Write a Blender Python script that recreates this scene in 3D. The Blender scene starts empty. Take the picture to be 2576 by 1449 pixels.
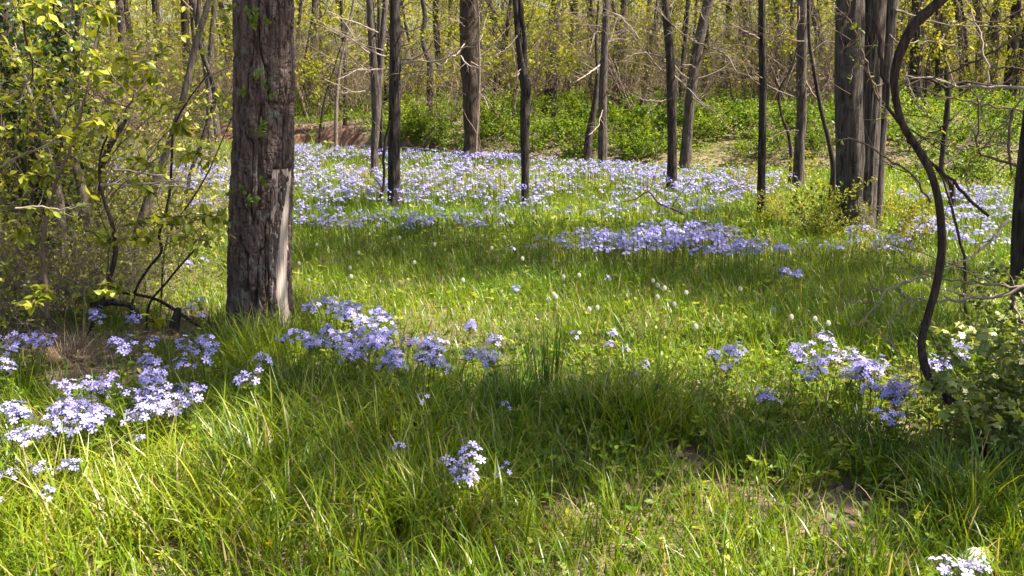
import bpy, math
import numpy as np
from mathutils import Vector

# ------------------------------------------------------------------ camera
C = bpy.context.scene.collection
SC = bpy.context.scene
W, FPX, CX, CY = 2576.0, 2231.0, 1288.0, 724.5
PITCH = math.radians(12.4)
CAM = np.array([0.0, 0.0, 1.5])
CP, SP = math.cos(PITCH), math.sin(PITCH)
cam = bpy.data.cameras.new('camera')
cam.sensor_width = 36.0
cam.lens = 36.0 * FPX / W
cam.clip_start, cam.clip_end = 0.05, 3000
camo = bpy.data.objects.new('camera', cam)
camo.location = CAM
camo.rotation_euler = (math.pi / 2 - PITCH, 0, 0)
C.objects.link(camo)
SC.camera = camo

# ------------------------------------------------------------------ light
EL, AZ = math.radians(54), math.radians(-4)          # AZ: from +X towards +Y
SUN = np.array([math.cos(EL) * math.cos(AZ), math.cos(EL) * math.sin(AZ), math.sin(EL)])
sl = bpy.data.lights.new('sun', 'SUN')
sl.energy = 5.0
sl.angle = math.radians(0.53)
sl.color = (1.0, 0.92, 0.77)
so = bpy.data.objects.new('sun', sl)
so.rotation_euler = Vector(SUN).to_track_quat('Z', 'Y').to_euler()
so.location = (20, 10, 30)
C.objects.link(so)
wd = bpy.data.worlds.new('World')
SC.world = wd
wd.use_nodes = True
wn = wd.node_tree
sky = wn.nodes.new('ShaderNodeTexSky')
sky.sky_type = 'NISHITA'
sky.sun_disc = False
sky.sun_elevation = EL
sky.sun_rotation = math.atan2(SUN[0], SUN[1])
sky.dust_density = 2.5
sky.air_density = 1.0
wn.nodes['Background'].inputs[1].default_value = 0.058
wn.links.new(sky.outputs[0], wn.nodes['Background'].inputs[0])
SC.view_settings.view_transform = 'Standard'
SC.view_settings.look = 'None'
SC.view_settings.gamma = 1.0
SC.view_settings.exposure = 2.05
SC.cycles.max_bounces = 6
SC.cycles.diffuse_bounces = 3
SC.cycles.glossy_bounces = 2
SC.cycles.transmission_bounces = 4
SC.cycles.transparent_max_bounces = 4
SC.cycles.use_adaptive_sampling = True
SC.cycles.adaptive_threshold = 0.015
SC.cycles.caustics_reflective = False
SC.cycles.caustics_refractive = False

# ------------------------------------------------------------------ helpers
def rng(seed):
    return np.random.RandomState(seed)


def _h(ix, iy, iz):
    n = (ix * 374761393 + iy * 668265263 + iz * 1440662683) & 0x7fffffff
    n = ((n ^ (n >> 13)) * 1274126177) & 0x7fffffff
    return ((n ^ (n >> 16)) & 0xffff) / 65535.0


def vnoise(x, y, z=0.0):
    x, y, z = np.broadcast_arrays(np.asarray(x, float), np.asarray(y, float), np.asarray(z, float))
    ix, iy, iz = np.floor(x).astype(np.int64), np.floor(y).astype(np.int64), np.floor(z).astype(np.int64)
    fx, fy, fz = x - ix, y - iy, z - iz
    fx, fy, fz = (f * f * (3 - 2 * f) for f in (fx, fy, fz))
    r = 0
    for a in (0, 1):
        for b in (0, 1):
            for c in (0, 1):
                w = (fx if a else 1 - fx) * (fy if b else 1 - fy) * (fz if c else 1 - fz)
                r = r + w * _h(ix + a, iy + b, iz + c)
    return r


def fbm(x, y, z=0.0, o=3):
    s, a, t = 0, 0.5, 0
    for k in range(o):
        f = 2.0 ** k
        s = s + a * vnoise(np.asarray(x) * f + 17 * k, np.asarray(y) * f, np.asarray(z) * f)
        t += a
        a *= 0.5
    return s / t


def sstep(a, b, x):
    t = np.clip((np.asarray(x, float) - a) / (b - a), 0, 1)
    return t * t * (3 - 2 * t)


EX = [-60, -40, -12, -5.6, -1, 1.8, 4, 6.1, 9, 14, 40, 60]
EY = [36, 33, 30, 25.8, 21.2, 19.2, 17.6, 16.9, 16.8, 16.2, 15, 14]


def creek_s(x, y):
    return y - np.interp(x, EX, EY) + 0.9 * (vnoise(np.asarray(x) * 0.55, np.asarray(y) * 0.3, 3.3) - 0.5)


def H(x, y):
    x, y = np.asarray(x, float), np.asarray(y, float)
    s = creek_s(x, y)
    left = 1 - sstep(-3.5, 0.5, x)
    s = s + left * sstep(.6, 1.4, s) * sstep(4.5, 2.8, s) * (.7 * (vnoise(x * 1.1, y * .8, 21.) - .5) + .25 * (vnoise(x * 4.5, y * 2, 22.) - .5))
    pl = np.interp(s, [-1, 0, .6, 1.5, 1.8, 2.3, 9, 30, 120], [0, -.06, -.28, -.25, .02, .46, .68, 1.05, 1.2])
    pr = np.interp(s, [-.8, 0, .5, 1.4, 2.6, 6.5, 14, 40, 120], [0, -.08, -.45, -.45, .0, .66, .9, 1.12, 1.2])
    und = 0.07 * (vnoise(x * 0.6, y * 0.6, 1.1) - 0.5) + 0.03 * (vnoise(x * 2.1, y * 2.1, 5.1) - 0.5)
    und = und + 0.25 * (vnoise(x * 0.25, y * 0.25, 9.7) - 0.5) * sstep(2, 6, s)
    return left * pl + (1 - left) * pr + und * (1 - 0.4 * sstep(-1, 0, s))


def ray(u, v):
    dx, dy = (u - CX) / FPX, (CY - v) / FPX
    return np.array([dx, CP + dy * SP, -SP + dy * CP])


def at(u, v, Y):
    r = ray(u, v)
    return CAM + r * (Y / r[1])


def ground(u, v, h=0.0):
    """the place on the ground (raised by h) seen at u, v"""
    r = ray(u, v)
    t = 2.0
    for _ in range(200):
        p = CAM + r * t
        d = p[2] - (H(p[0], p[1]) + h)
        if d < 0.002:
            break
        t += max(0.004, d * 1.2)
        if t > 150:
            break
    return CAM + r * t


def project(P):
    P = np.asarray(P, float) - CAM
    d = P[..., 1] * CP - P[..., 2] * SP
    up = P[..., 1] * SP + P[..., 2] * CP
    return CX + FPX * P[..., 0] / d, CY - FPX * up / d, d


def depth(p):
    return (p[1] - CAM[1]) * CP - (p[2] - CAM[2]) * SP


def norm(a):
    return a / (np.linalg.norm(a, axis=-1, keepdims=True) + 1e-9)


class MB:
    """collects faces; build() makes ONE mesh"""
    def __init__(self):
        self.V, self.Q, self.T, self.qr, self.tr, self.qm, self.tm = [], [], [], [], [], [], []
        self.n = 0

    def add(self, V, F, r=0.5, m=0):
        V = np.asarray(V, float).reshape(-1, 3)
        F = np.asarray(F, np.int64)
        k = F.shape[-1]
        F = F.reshape(-1, k) + self.n
        rr = np.broadcast_to(np.asarray(r, float), (len(F),))
        mm = np.full(len(F), m, np.int32)
        if k == 4:
            self.Q.append(F); self.qr.append(rr); self.qm.append(mm)
        else:
            self.T.append(F); self.tr.append(rr); self.tm.append(mm)
        self.V.append(V)
        self.n += len(V)

    def build(self, name, mats, off=None, smooth=False):
        me = bpy.data.meshes.new(name)
        if not self.V:
            return me
        V = np.concatenate(self.V)
        if off is not None:
            V = V - np.asarray(off, float)
        Q = np.concatenate(self.Q) if self.Q else np.zeros((0, 4), np.int64)
        T = np.concatenate(self.T) if self.T else np.zeros((0, 3), np.int64)
        nq, nt = len(Q), len(T)
        me.vertices.add(len(V))
        me.vertices.foreach_set('co', V.astype(np.float32).ravel())
        li = np.concatenate([Q.ravel(), T.ravel()]).astype(np.int32)
        me.loops.add(len(li))
        me.loops.foreach_set('vertex_index', li)
        me.polygons.add(nq + nt)
        ls = np.concatenate([np.arange(nq) * 4, nq * 4 + np.arange(nt) * 3]).astype(np.int32)
        me.polygons.foreach_set('loop_start', ls)
        rr = np.concatenate(self.qr + self.tr).astype(np.float32)
        mm = np.concatenate(self.qm + self.tm).astype(np.int32)
        me.polygons.foreach_set('material_index', mm)
        if smooth:
            me.polygons.foreach_set('use_smooth', np.ones(nq + nt, bool))
        a = me.attributes.new('rnd', 'FLOAT', 'FACE')
        a.data.foreach_set('value', rr)
        for m in (mats if isinstance(mats, (list, tuple)) else [mats]):
            me.materials.append(m)
        me.update(calc_edges=True)
        return me


class Tubes:
    def __init__(self):
        self.g = {}

    def add(self, P, R, k=None, r=0.5):
        P, R = np.asarray(P, float), np.asarray(R, float)
        if k is None:
            k = 8 if R[0] > 0.02 else 5 if R[0] > 0.007 else 3
        self.g.setdefault((len(P), k), []).append((P, R, r))

    def into(self, mb, m=0):
        for (n, k), L in self.g.items():
            P = np.stack([a[0] for a in L]); R = np.stack([a[1] for a in L])
            M = len(L)
            T = norm(np.gradient(P, axis=1))
            mean = norm(T.mean(axis=1))
            ref = np.where(np.abs(mean[:, 2:3]) < 0.8, np.array([[0, 0, 1.0]]), np.array([[1.0, 0, 0]]))
            N = norm(np.cross(T, ref[:, None, :]))
            B = np.cross(T, N)
            an = np.arange(k) * 2 * math.pi / k
            V = P[:, :, None, :] + R[:, :, None, None] * (np.cos(an)[None, None, :, None] * N[:, :, None, :] + np.sin(an)[None, None, :, None] * B[:, :, None, :])
            i = np.arange(n - 1)[:, None]; j = np.arange(k)[None, :]
            q = np.stack([i * k + j, i * k + (j + 1) % k, (i + 1) * k + (j + 1) % k, (i + 1) * k + j], -1).reshape(-1, 4)
            F = (np.arange(M) * n * k)[:, None, None] + q[None]
            rr = np.repeat(np.array([a[2] for a in L]), len(q))
            mb.add(V, F.reshape(-1, 4), rr, m)


def spline(P, R=None, n=30):
    """smooth curve through P"""
    P = np.asarray(P, float)
    d = np.r_[0, np.cumsum(np.linalg.norm(np.diff(P, axis=0), axis=1) + 1e-6)]
    m = np.gradient(P, d, axis=0)
    t = np.linspace(0, d[-1], n)
    i = np.clip(np.searchsorted(d, t, 'right') - 1, 0, len(d) - 2)
    h = (d[i + 1] - d[i])[:, None]
    s = ((t - d[i])[:, None]) / h
    O = (2 * s**3 - 3 * s**2 + 1) * P[i] + (s**3 - 2 * s**2 + s) * h * m[i] + (-2 * s**3 + 3 * s**2) * P[i + 1] + (s**3 - s**2) * h * m[i + 1]
    if R is None:
        return O
    return O, np.interp(t, d, R)


# leaf shapes: x across, y along, z out of the blade
OVATE_V = np.array([[0, 0, 0], [-.2, .2, .03], [.2, .2, .03], [0, .3, -.02], [-.27, .45, .04], [.27, .45, .04], [0, .6, -.04], [-.17, .75, -.01], [.17, .75, -.01], [0, 1, -.12]])
OVATE_T = np.array([[0, 3, 1], [0, 2, 3], [7, 6, 9], [6, 8, 9]])
OVATE_Q = np.array([[1, 3, 6, 4], [3, 2, 5, 6]])
OVATE_T2 = np.array([[4, 6, 7], [6, 5, 8]])
DIAM_V = np.array([[0, 0, 0], [-.3, .5, .03], [0, 1, -.08], [.3, .5, .03]])
DIAM_Q = np.array([[0, 3, 2, 1]])
# lobed leaf (fan of five lobes)
LOB_V = np.array([[0, 0, 0], [-.5, .15, 0], [-.3, .35, .03], [-.55, .6, .0], [-.2, .65, .04], [0, 1, -.04], [.2, .65, .04], [.55, .6, 0], [.3, .35, .03], [.5, .15, 0]])
LOB_T = np.array([[0, 2, 1], [0, 4, 2], [2, 4, 3], [0, 6, 4], [4, 6, 5], [0, 8, 6], [6, 8, 7], [0, 9, 8]])


def leaves(mb, P, D, Nn, S, r, kind='ovate', m=0):
    """batch of leaves: base points P, axes D, blade normals Nn, lengths S"""
    P, D, Nn, S = np.asarray(P, float), norm(np.asarray(D, float)), np.asarray(Nn, float), np.asarray(S, float)
    if len(P) == 0:
        return
    X = norm(np.cross(D, Nn))
    Z = np.cross(X, D)
    TV = {'ovate': OVATE_V, 'diam': DIAM_V, 'lobed': LOB_V}[kind]
    V = P[:, None, :] + S[:, None, None] * (TV[None, :, 0:1] * X[:, None, :] + TV[None, :, 1:2] * D[:, None, :] + TV[None, :, 2:3] * Z[:, None, :])
    n, k = len(P), len(TV)
    base = (np.arange(n) * k)[:, None, None]
    r = np.broadcast_to(np.asarray(r, float), (n,))
    if kind == 'diam':
        mb.add(V, base + DIAM_Q[None], r, m)
    elif kind == 'lobed':
        mb.add(V, (base + LOB_T[None]).reshape(-1, 3), np.repeat(r, 8), m)
    else:
        b0 = mb.n
        mb.add(V, (base + OVATE_Q[None]).reshape(-1, 4), np.repeat(r, 2), m)
        t = np.concatenate([OVATE_T, OVATE_T2])
        mb.add(np.zeros((0, 3)), (base + t[None]).reshape(-1, 3) - (mb.n - b0), np.repeat(r, 6), m)


def link(name, me, parent=None, loc=None, label=None, cat=None, group=None, kind=None):
    o = bpy.data.objects.new(name, me)
    C.objects.link(o)
    if parent is not None:
        o.parent = parent
    if loc is not None:
        o.location = [float(a) for a in loc]
    for k, v in (('label', label), ('category', cat), ('group', group), ('kind', kind)):
        if v:
            o[k] = v
    return o


def thing(name, label, cat, loc, group=None):
    return link(name, None, None, loc, label, cat, group)


# ------------------------------------------------------------------ materials
def new_mat(name):
    m = bpy.data.materials.new(name)
    m.use_nodes = True
    nt = m.node_tree
    return m, nt, nt.nodes['Principled BSDF'], nt.nodes['Material Output']


def ramp(nt, cols):
    r = nt.nodes.new('ShaderNodeValToRGB')
    el = r.color_ramp.elements
    el[0].position, el[0].color = cols[0][0], (*cols[0][1], 1)
    el[1].position, el[1].color = cols[-1][0], (*cols[-1][1], 1)
    for p, c in cols[1:-1]:
        e = el.new(p)
        e.color = (*c, 1)
    return r


def leaf_mat(name, cols, trans=0.45, tint=(1.25, 1.15, 0.5), rough=0.45, spec=0.35, objrand=0.0):
    m, nt, b, out = new_mat(name)
    at_ = nt.nodes.new('ShaderNodeAttribute')
    at_.attribute_name = 'rnd'
    fac = at_.outputs['Fac']
    if objrand:
        oi = nt.nodes.new('ShaderNodeObjectInfo')
        ma = nt.nodes.new('ShaderNodeMath'); ma.operation = 'MULTIPLY_ADD'
        ma.inputs[1].default_value = objrand; ma.inputs[2].default_value = -objrand / 2
        nt.links.new(oi.outputs['Random'], ma.inputs[0])
        ad = nt.nodes.new('ShaderNodeMath'); ad.operation = 'ADD'; ad.use_clamp = True
        nt.links.new(fac, ad.inputs[0]); nt.links.new(ma.outputs[0], ad.inputs[1])
        fac = ad.outputs[0]
    r = ramp(nt, cols)
    nt.links.new(fac, r.inputs[0])
    nt.links.new(r.outputs[0], b.inputs['Base Color'])
    b.inputs['Roughness'].default_value = rough
    b.inputs['Specular IOR Level'].default_value = spec
    tr = nt.nodes.new('ShaderNodeBsdfTranslucent')
    mx = nt.nodes.new('ShaderNodeMix'); mx.data_type = 'RGBA'; mx.blend_type = 'MULTIPLY'
    mx.inputs['Factor'].default_value = 1
    mx.inputs[7].default_value = (*tint, 1)
    nt.links.new(r.outputs[0], mx.inputs[6])
    nt.links.new(mx.outputs[2], tr.inputs[0])
    ms = nt.nodes.new('ShaderNodeMixShader')
    ms.inputs[0].default_value = trans
    nt.links.new(b.outputs[0], ms.inputs[1]); nt.links.new(tr.outputs[0], ms.inputs[2])
    nt.links.new(ms.outputs[0], out.inputs[0])
    return m


def bark_mat(name, c1, c2, c3, scale=9.0, bump=0.6, stretch=0.18, lichen=0.5):
    """bark: c1 dark, c2 light fibres, c3 lichen patches"""
    m, nt, b, out = new_mat(name)
    tc = nt.nodes.new('ShaderNodeTexCoord')
    mp = nt.nodes.new('ShaderNodeMapping')
    mp.inputs['Scale'].default_value = (1, 1, stretch)
    nt.links.new(tc.outputs['Object'], mp.inputs[0])
    n1 = nt.nodes.new('ShaderNodeTexNoise')
    n1.inputs['Scale'].default_value = scale * 4; n1.inputs['Detail'].default_value = 6; n1.inputs['Roughness'].default_value = 0.65
    nt.links.new(mp.outputs[0], n1.inputs['Vector'])
    vo = nt.nodes.new('ShaderNodeTexVoronoi')
    vo.feature = 'DISTANCE_TO_EDGE'
    vo.inputs['Scale'].default_value = scale * 3
    mxv = nt.nodes.new('ShaderNodeMix'); mxv.data_type = 'RGBA'; mxv.inputs['Factor'].default_value = 0.06
    nt.links.new(mp.outputs[0], mxv.inputs[6]); nt.links.new(n1.outputs['Color'], mxv.inputs[7])
    nt.links.new(mxv.outputs[2], vo.inputs['Vector'])
    n2 = nt.nodes.new('ShaderNodeTexNoise')
    n2.inputs['Scale'].default_value = 7; n2.inputs['Detail'].default_value = 5; n2.inputs['Roughness'].default_value = 0.7
    nt.links.new(tc.outputs['Object'], n2.inputs['Vector'])
    r1 = ramp(nt, [(0.36, c1), (0.64, c2)])
    nt.links.new(n1.outputs['Fac'], r1.inputs[0])
    r2 = ramp(nt, [(0.56, (0, 0, 0)), (0.68, (lichen,) * 3)])
    nt.links.new(n2.outputs['Fac'], r2.inputs[0])
    mx = nt.nodes.new('ShaderNodeMix'); mx.data_type = 'RGBA'
    nt.links.new(r2.outputs[0], mx.inputs['Factor'])
    nt.links.new(r1.outputs[0], mx.inputs[6])
    mx.inputs[7].default_value = (*c3, 1)
    nt.links.new(mx.outputs[2], b.inputs['Base Color'])
    b.inputs['Roughness'].default_value = 0.9
    b.inputs['Specular IOR Level'].default_value = 0.15
    ad = nt.nodes.new('ShaderNodeMath'); ad.operation = 'ADD'
    mn = nt.nodes.new('ShaderNodeMath'); mn.operation = 'MINIMUM'; mn.inputs[1].default_value = 0.35
    nt.links.new(vo.outputs['Distance'], mn.inputs[0])
    nt.links.new(mn.outputs[0], ad.inputs[0]); nt.links.new(n1.outputs['Fac'], ad.inputs[1])
    bp = nt.nodes.new('ShaderNodeBump')
    bp.inputs['Strength'].default_value = bump; bp.inputs['Distance'].default_value = 0.02
    nt.links.new(ad.outputs[0], bp.inputs['Height'])
    nt.links.new(bp.outputs[0], b.inputs['Normal'])
    return m


def twig_mat(name, c1, c2):
    m, nt, b, out = new_mat(name)
    at_ = nt.nodes.new('ShaderNodeAttribute'); at_.attribute_name = 'rnd'
    tc = nt.nodes.new('ShaderNodeTexCoord')
    n = nt.nodes.new('ShaderNodeTexNoise'); n.inputs['Scale'].default_value = 22; n.inputs['Detail'].default_value = 3
    nt.links.new(tc.outputs['Object'], n.inputs['Vector'])
    ma = nt.nodes.new('ShaderNodeMath'); ma.operation = 'MULTIPLY_ADD'
    nt.links.new(n.outputs['Fac'], ma.inputs[0]); ma.inputs[1].default_value = 0.9
    sb = nt.nodes.new('ShaderNodeMath'); sb.operation = 'SUBTRACT'; sb.inputs[1].default_value = 0.45
    nt.links.new(at_.outputs['Fac'], sb.inputs[0]); nt.links.new(sb.outputs[0], ma.inputs[2])
    r = ramp(nt, [(0.1, c1), (0.9, c2)])
    nt.links.new(ma.outputs[0], r.inputs[0])
    nt.links.new(r.outputs[0], b.inputs['Base Color'])
    b.inputs['Roughness'].default_value = 0.8
    b.inputs['Specular IOR Level'].default_value = 0.2
    return m


M_GRASS = leaf_mat('grass_blades', [(0, (.042, .115, .005)), (.35, (.115, .205, .008)), (.7, (.25, .305, .018)), (.86, (.38, .38, .055)), (.91, (.38, .30, .15)), (1, (.50, .40, .26))], 0.48, (1.25, 1.12, .4), 0.36, 0.45)
M_TUSS = leaf_mat('dark_grass', [(0, (.03, .085, .012)), (1, (.085, .14, .02))], 0.35, (1.2, 1.15, .5), 0.4, 0.4, 0.2)
M_HERB = leaf_mat('herb_leaf', [(0, (.07, .135, .008)), (.6, (.17, .245, .014)), (1, (.31, .34, .03))], 0.45, (1.25, 1.1, .45), 0.5, 0.3)
M_SPRING = leaf_mat('spring_leaf', [(0, (.11, .16, .015)), (.5, (.22, .25, .03)), (1, (.36, .34, .05))], 0.5, (1.3, 1.12, .45), 0.5, 0.3, 0.3)
M_SPRINGFAR = leaf_mat('young_leaf', [(0, (.10, .145, .010)), (.5, (.21, .245, .018)), (1, (.36, .345, .04))], 0.5, (1.3, 1.12, .45), 0.6, 0.2, 0.35)
M_THICK = leaf_mat('thicket_leaf', [(0, (.10, .15, .012)), (.5, (.26, .30, .025)), (1, (.42, .42, .06))], 0.45, (1.3, 1.15, .45), 0.42, 0.4, 0.2)
M_LOBED = leaf_mat('lobed_leaf', [(0, (.09, .14, .025)), (.6, (.23, .28, .07)), (1, (.38, .40, .17))], 0.35, (1.25, 1.15, .5), 0.38, 0.45, 0.2)
M_VINELEAF = leaf_mat('creeper_leaf', [(0, (.07, .13, .01)), (1, (.20, .25, .03))], 0.5, (1.25, 1.15, .45), 0.42, 0.4)
M_PHLOX = leaf_mat('phlox_petal', [(0, (.265, .26, .66)), (.5, (.36, .335, .71)), (1, (.52, .45, .77))], 0.3, (1.0, .95, 1.05), 0.55, 0.2, 0.5)
M_PHLOXEYE = leaf_mat('phlox_eye', [(0, (.22, .12, .5)), (1, (.3, .18, .6))], 0.2, (1, 1, 1))
M_STEM = leaf_mat('flower_stem', [(0, (.08, .10, .03)), (1, (.16, .15, .06))], 0.25)
M_LITTER = leaf_mat('dead_leaf', [(0, (.12, .07, .04)), (.5, (.25, .16, .10)), (1, (.42, .31, .22))], 0.2, (1.1, .9, .6), 0.6, 0.25)
M_STRAW = leaf_mat('straw', [(0, (.26, .17, .10)), (1, (.50, .38, .27))], 0.25, (1.1, .95, .7), 0.55, 0.3)
M_SEED = leaf_mat('dandelion_down', [(0, (.55, .55, .48)), (1, (.75, .74, .68))], 0.5, (1, 1, 1), 0.7, 0.1)
M_YELLOW = leaf_mat('yellow_petal', [(0, (.7, .4, .01)), (1, (.85, .55, .02))], 0.3, (1, .9, .5))
M_OAK = bark_mat('furrowed_bark', (.046, .031, .027), (.165, .122, .108), (.19, .19, .16), 6, 0.7, 0.35, 0.8)
M_BARK = bark_mat('grey_bark', (.024, .019, .017), (.118, .096, .084), (.17, .175, .15), 9, 0.9, 0.13, 0.5)
M_BARKDK = bark_mat('dark_bark', (.014, .011, .010), (.076, .061, .054), (.12, .125, .105), 9, 0.9, 0.15, 0.35)
M_BARKPALE = bark_mat('pale_bark', (.085, .065, .056), (.22, .175, .15), (.2, .2, .16), 10, 0.7, 0.2, 0.4)
M_SHAG = bark_mat('shaggy_bark', (.020, .014, .011), (.085, .062, .05), (.05, .06, .025), 7, 1.0, 0.12, 0.7)
M_WOOD = bark_mat('weathered_wood', (.27, .205, .17), (.56, .48, .44), (.40, .29, .22), 12, 0.35, 0.04, 0.35)
M_TWIG = twig_mat('pale_twig', (.14, .105, .085), (.32, .262, .222))
M_TWIGBR = twig_mat('brown_twig', (.062, .043, .034), (.20, .148, .118))
M_TWIGDK = twig_mat('dark_twig', (.035, .025, .022), (.12, .09, .075))
M_BRUSH = twig_mat('tan_brush', (.10, .068, .053), (.26, .19, .155))
M_IVY = leaf_mat('ivy_leaf', [(0, (.02, .045, .008)), (1, (.06, .10, .015))], 0.25, (1.2, 1.1, .5), .4, .4)
M_VINE = bark_mat('vine_bark', (.022, .015, .013), (.085, .062, .055), (.10, .09, .08), 16, 0.8, 0.12, 0.3)


def ground_material():
    m, nt, b, out = new_mat('forest_soil')
    tc = nt.nodes.new('ShaderNodeTexCoord')
    n1 = nt.nodes.new('ShaderNodeTexNoise'); n1.inputs['Scale'].default_value = 2.2; n1.inputs['Detail'].default_value = 8; n1.inputs['Roughness'].default_value = 0.7
    n2 = nt.nodes.new('ShaderNodeTexNoise'); n2.inputs['Scale'].default_value = 40; n2.inputs['Detail'].default_value = 6; n2.inputs['Roughness'].default_value = 0.7
    vo = nt.nodes.new('ShaderNodeTexVoronoi'); vo.inputs['Scale'].default_value = 55
    for n in (n1, n2, vo):
        nt.links.new(tc.outputs['Object'], n.inputs['Vector'])
    r1 = ramp(nt, [(0.3, (.075, .05, .036)), (0.6, (.17, .12, .09)), (0.8, (.27, .2, .155))])
    nt.links.new(n2.outputs['Fac'], r1.inputs[0])
    r2 = ramp(nt, [(0.42, (.06, .075, .014)), (0.62, (.13, .10, .06))])
    nt.links.new(n1.outputs['Fac'], r2.inputs[0])
    mx = nt.nodes.new('ShaderNodeMix'); mx.data_type = 'RGBA'; mx.inputs['Factor'].default_value = 0.35
    nt.links.new(r1.outputs[0], mx.inputs[6]); nt.links.new(r2.outputs[0], mx.inputs[7])
    mx2 = nt.nodes.new('ShaderNodeMix'); mx2.data_type = 'RGBA'; mx2.inputs['Factor'].default_value = 0.22
    nt.links.new(mx.outputs[2], mx2.inputs[6])
    hs = nt.nodes.new('ShaderNodeHueSaturation'); hs.inputs['Saturation'].default_value = 0.0
    nt.links.new(vo.outputs['Color'], hs.inputs['Color'])
    mm = nt.nodes.new('ShaderNodeMix'); mm.data_type = 'RGBA'; mm.blend_type = 'MULTIPLY'; mm.inputs['Factor'].default_value = 1
    mm.inputs[7].default_value = (.42, .32, .25, 1)
    nt.links.new(hs.outputs[0], mm.inputs[6])
    nt.links.new(mm.outputs[2], mx2.inputs[7])
    nt.links.new(mx2.outputs[2], b.inputs['Base Color'])
    b.inputs['Roughness'].default_value = 0.95
    b.inputs['Specular IOR Level'].default_value = 0.058
    bp = nt.nodes.new('ShaderNodeBump'); bp.inputs['Strength'].default_value = 0.8; bp.inputs['Distance'].default_value = 0.02
    nt.links.new(n2.outputs['Fac'], bp.inputs['Height'])
    nt.links.new(bp.outputs[0], b.inputs['Normal'])
    return m


M_SOIL = ground_material()
M_BANK = bark_mat('bank_earth', (.07, .036, .026), (.21, .12, .088), (.28, .19, .14), 2, .8, .5, .35)

# ------------------------------------------------------------------ ground
xs = np.concatenate([-np.geomspace(400, 15, 40), np.arange(-14.8, 14.81, 0.16), np.geomspace(15, 400, 40)])
ys = np.concatenate([np.linspace(-60, 0, 24), np.arange(0.4, 34, 0.15), np.geomspace(34.2, 700, 60)])
gx, gy = np.meshgrid(xs, ys)
gz = H(gx, gy)
mb = MB()
nx, ny = len(xs), len(ys)
i, j = np.meshgrid(np.arange(ny - 1), np.arange(nx - 1), indexing='ij')
mb.add(np.stack([gx, gy, gz], -1), np.stack([i * nx + j, i * nx + j + 1, (i + 1) * nx + j + 1, (i + 1) * nx + j], -1).reshape(-1, 4))
cs_ = creek_s(gx, gy)[:-1, :-1].ravel()
mb.qm = [np.where((cs_ > .9) & (cs_ < 3.2) & (gx[:-1, :-1].ravel() < -4.4) & (gz[:-1, :-1].ravel() < .42), 1, 0).astype(np.int32)]
link('ground', mb.build('ground', [M_SOIL, M_BANK], smooth=True), kind='structure')

# ------------------------------------------------------------------ trunks and branches
def trunk_mesh(P, R, mat, k=20, step=0.06, amp=0.07, freq=26.0, fz=3.0, seed=0, off=None, lump=0.05, mb=None, m=0):
    """a trunk along P with ridged bark in its surface"""
    P = np.asarray(P, float)
    L = np.linalg.norm(np.diff(P, axis=0), axis=1).sum()
    n = max(6, int(L / step))
    Q, Rr = spline(P, R, n)
    T = norm(np.gradient(Q, axis=0))
    N = norm(np.cross(T, np.array([[0, 1.0, 0.02]])))
    B = np.cross(T, N)
    a = np.arange(k) * 2 * math.pi / k
    ca, sa = np.cos(a)[None, :], np.sin(a)[None, :]
    s = np.linspace(0, L, n)[:, None]
    rx, ry = ca * Rr[:, None], sa * Rr[:, None]
    nz = vnoise(rx * freq + seed, ry * freq + 0.4 * np.sin(s * 2.3), s * fz)
    rid = 1 - np.abs(2 * nz - 1)
    lum = vnoise(rx * 6 + 31 + seed, ry * 6, s * 1.7) - 0.5
    rr = Rr[:, None] * (1 + amp * (rid - 0.6) + 2 * lump * lum)
    V = Q[:, None, :] + rr[..., None] * (ca[..., None] * N[:, None, :] + sa[..., None] * B[:, None, :])
    i = np.arange(n - 1)[:, None]; j = np.arange(k)[None, :]
    F = np.stack([i * k + j, i * k + (j + 1) % k, (i + 1) * k + (j + 1) % k, (i + 1) * k + j], -1).reshape(-1, 4)
    own = mb is None
    if own:
        mb = MB()
    mb.add(V, F, 0.5, m)
    # closed ends
    for e, o in ((0, 0), (n - 1, (n - 1) * k)):
        mb.add(np.concatenate([V[e], Q[e][None]]), np.stack([np.arange(k), (np.arange(k) + 1) % k, np.full(k, k)], -1) if e else np.stack([(np.arange(k) + 1) % k, np.arange(k), np.full(k, k)], -1), 0.5, m)
    return mb.build('trunk', mat, off, smooth=True) if own else None


def rot_dir(d, ang, phi, rg=None):
    d = norm(np.asarray(d, float))
    r = np.array([0, 0, 1.0]) if abs(d[2]) < 0.9 else np.array([1.0, 0, 0])
    a = norm(np.cross(d, r)); b = np.cross(d, a)
    return math.cos(ang) * d + math.sin(ang) * (math.cos(phi) * a + math.sin(phi) * b)


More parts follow.
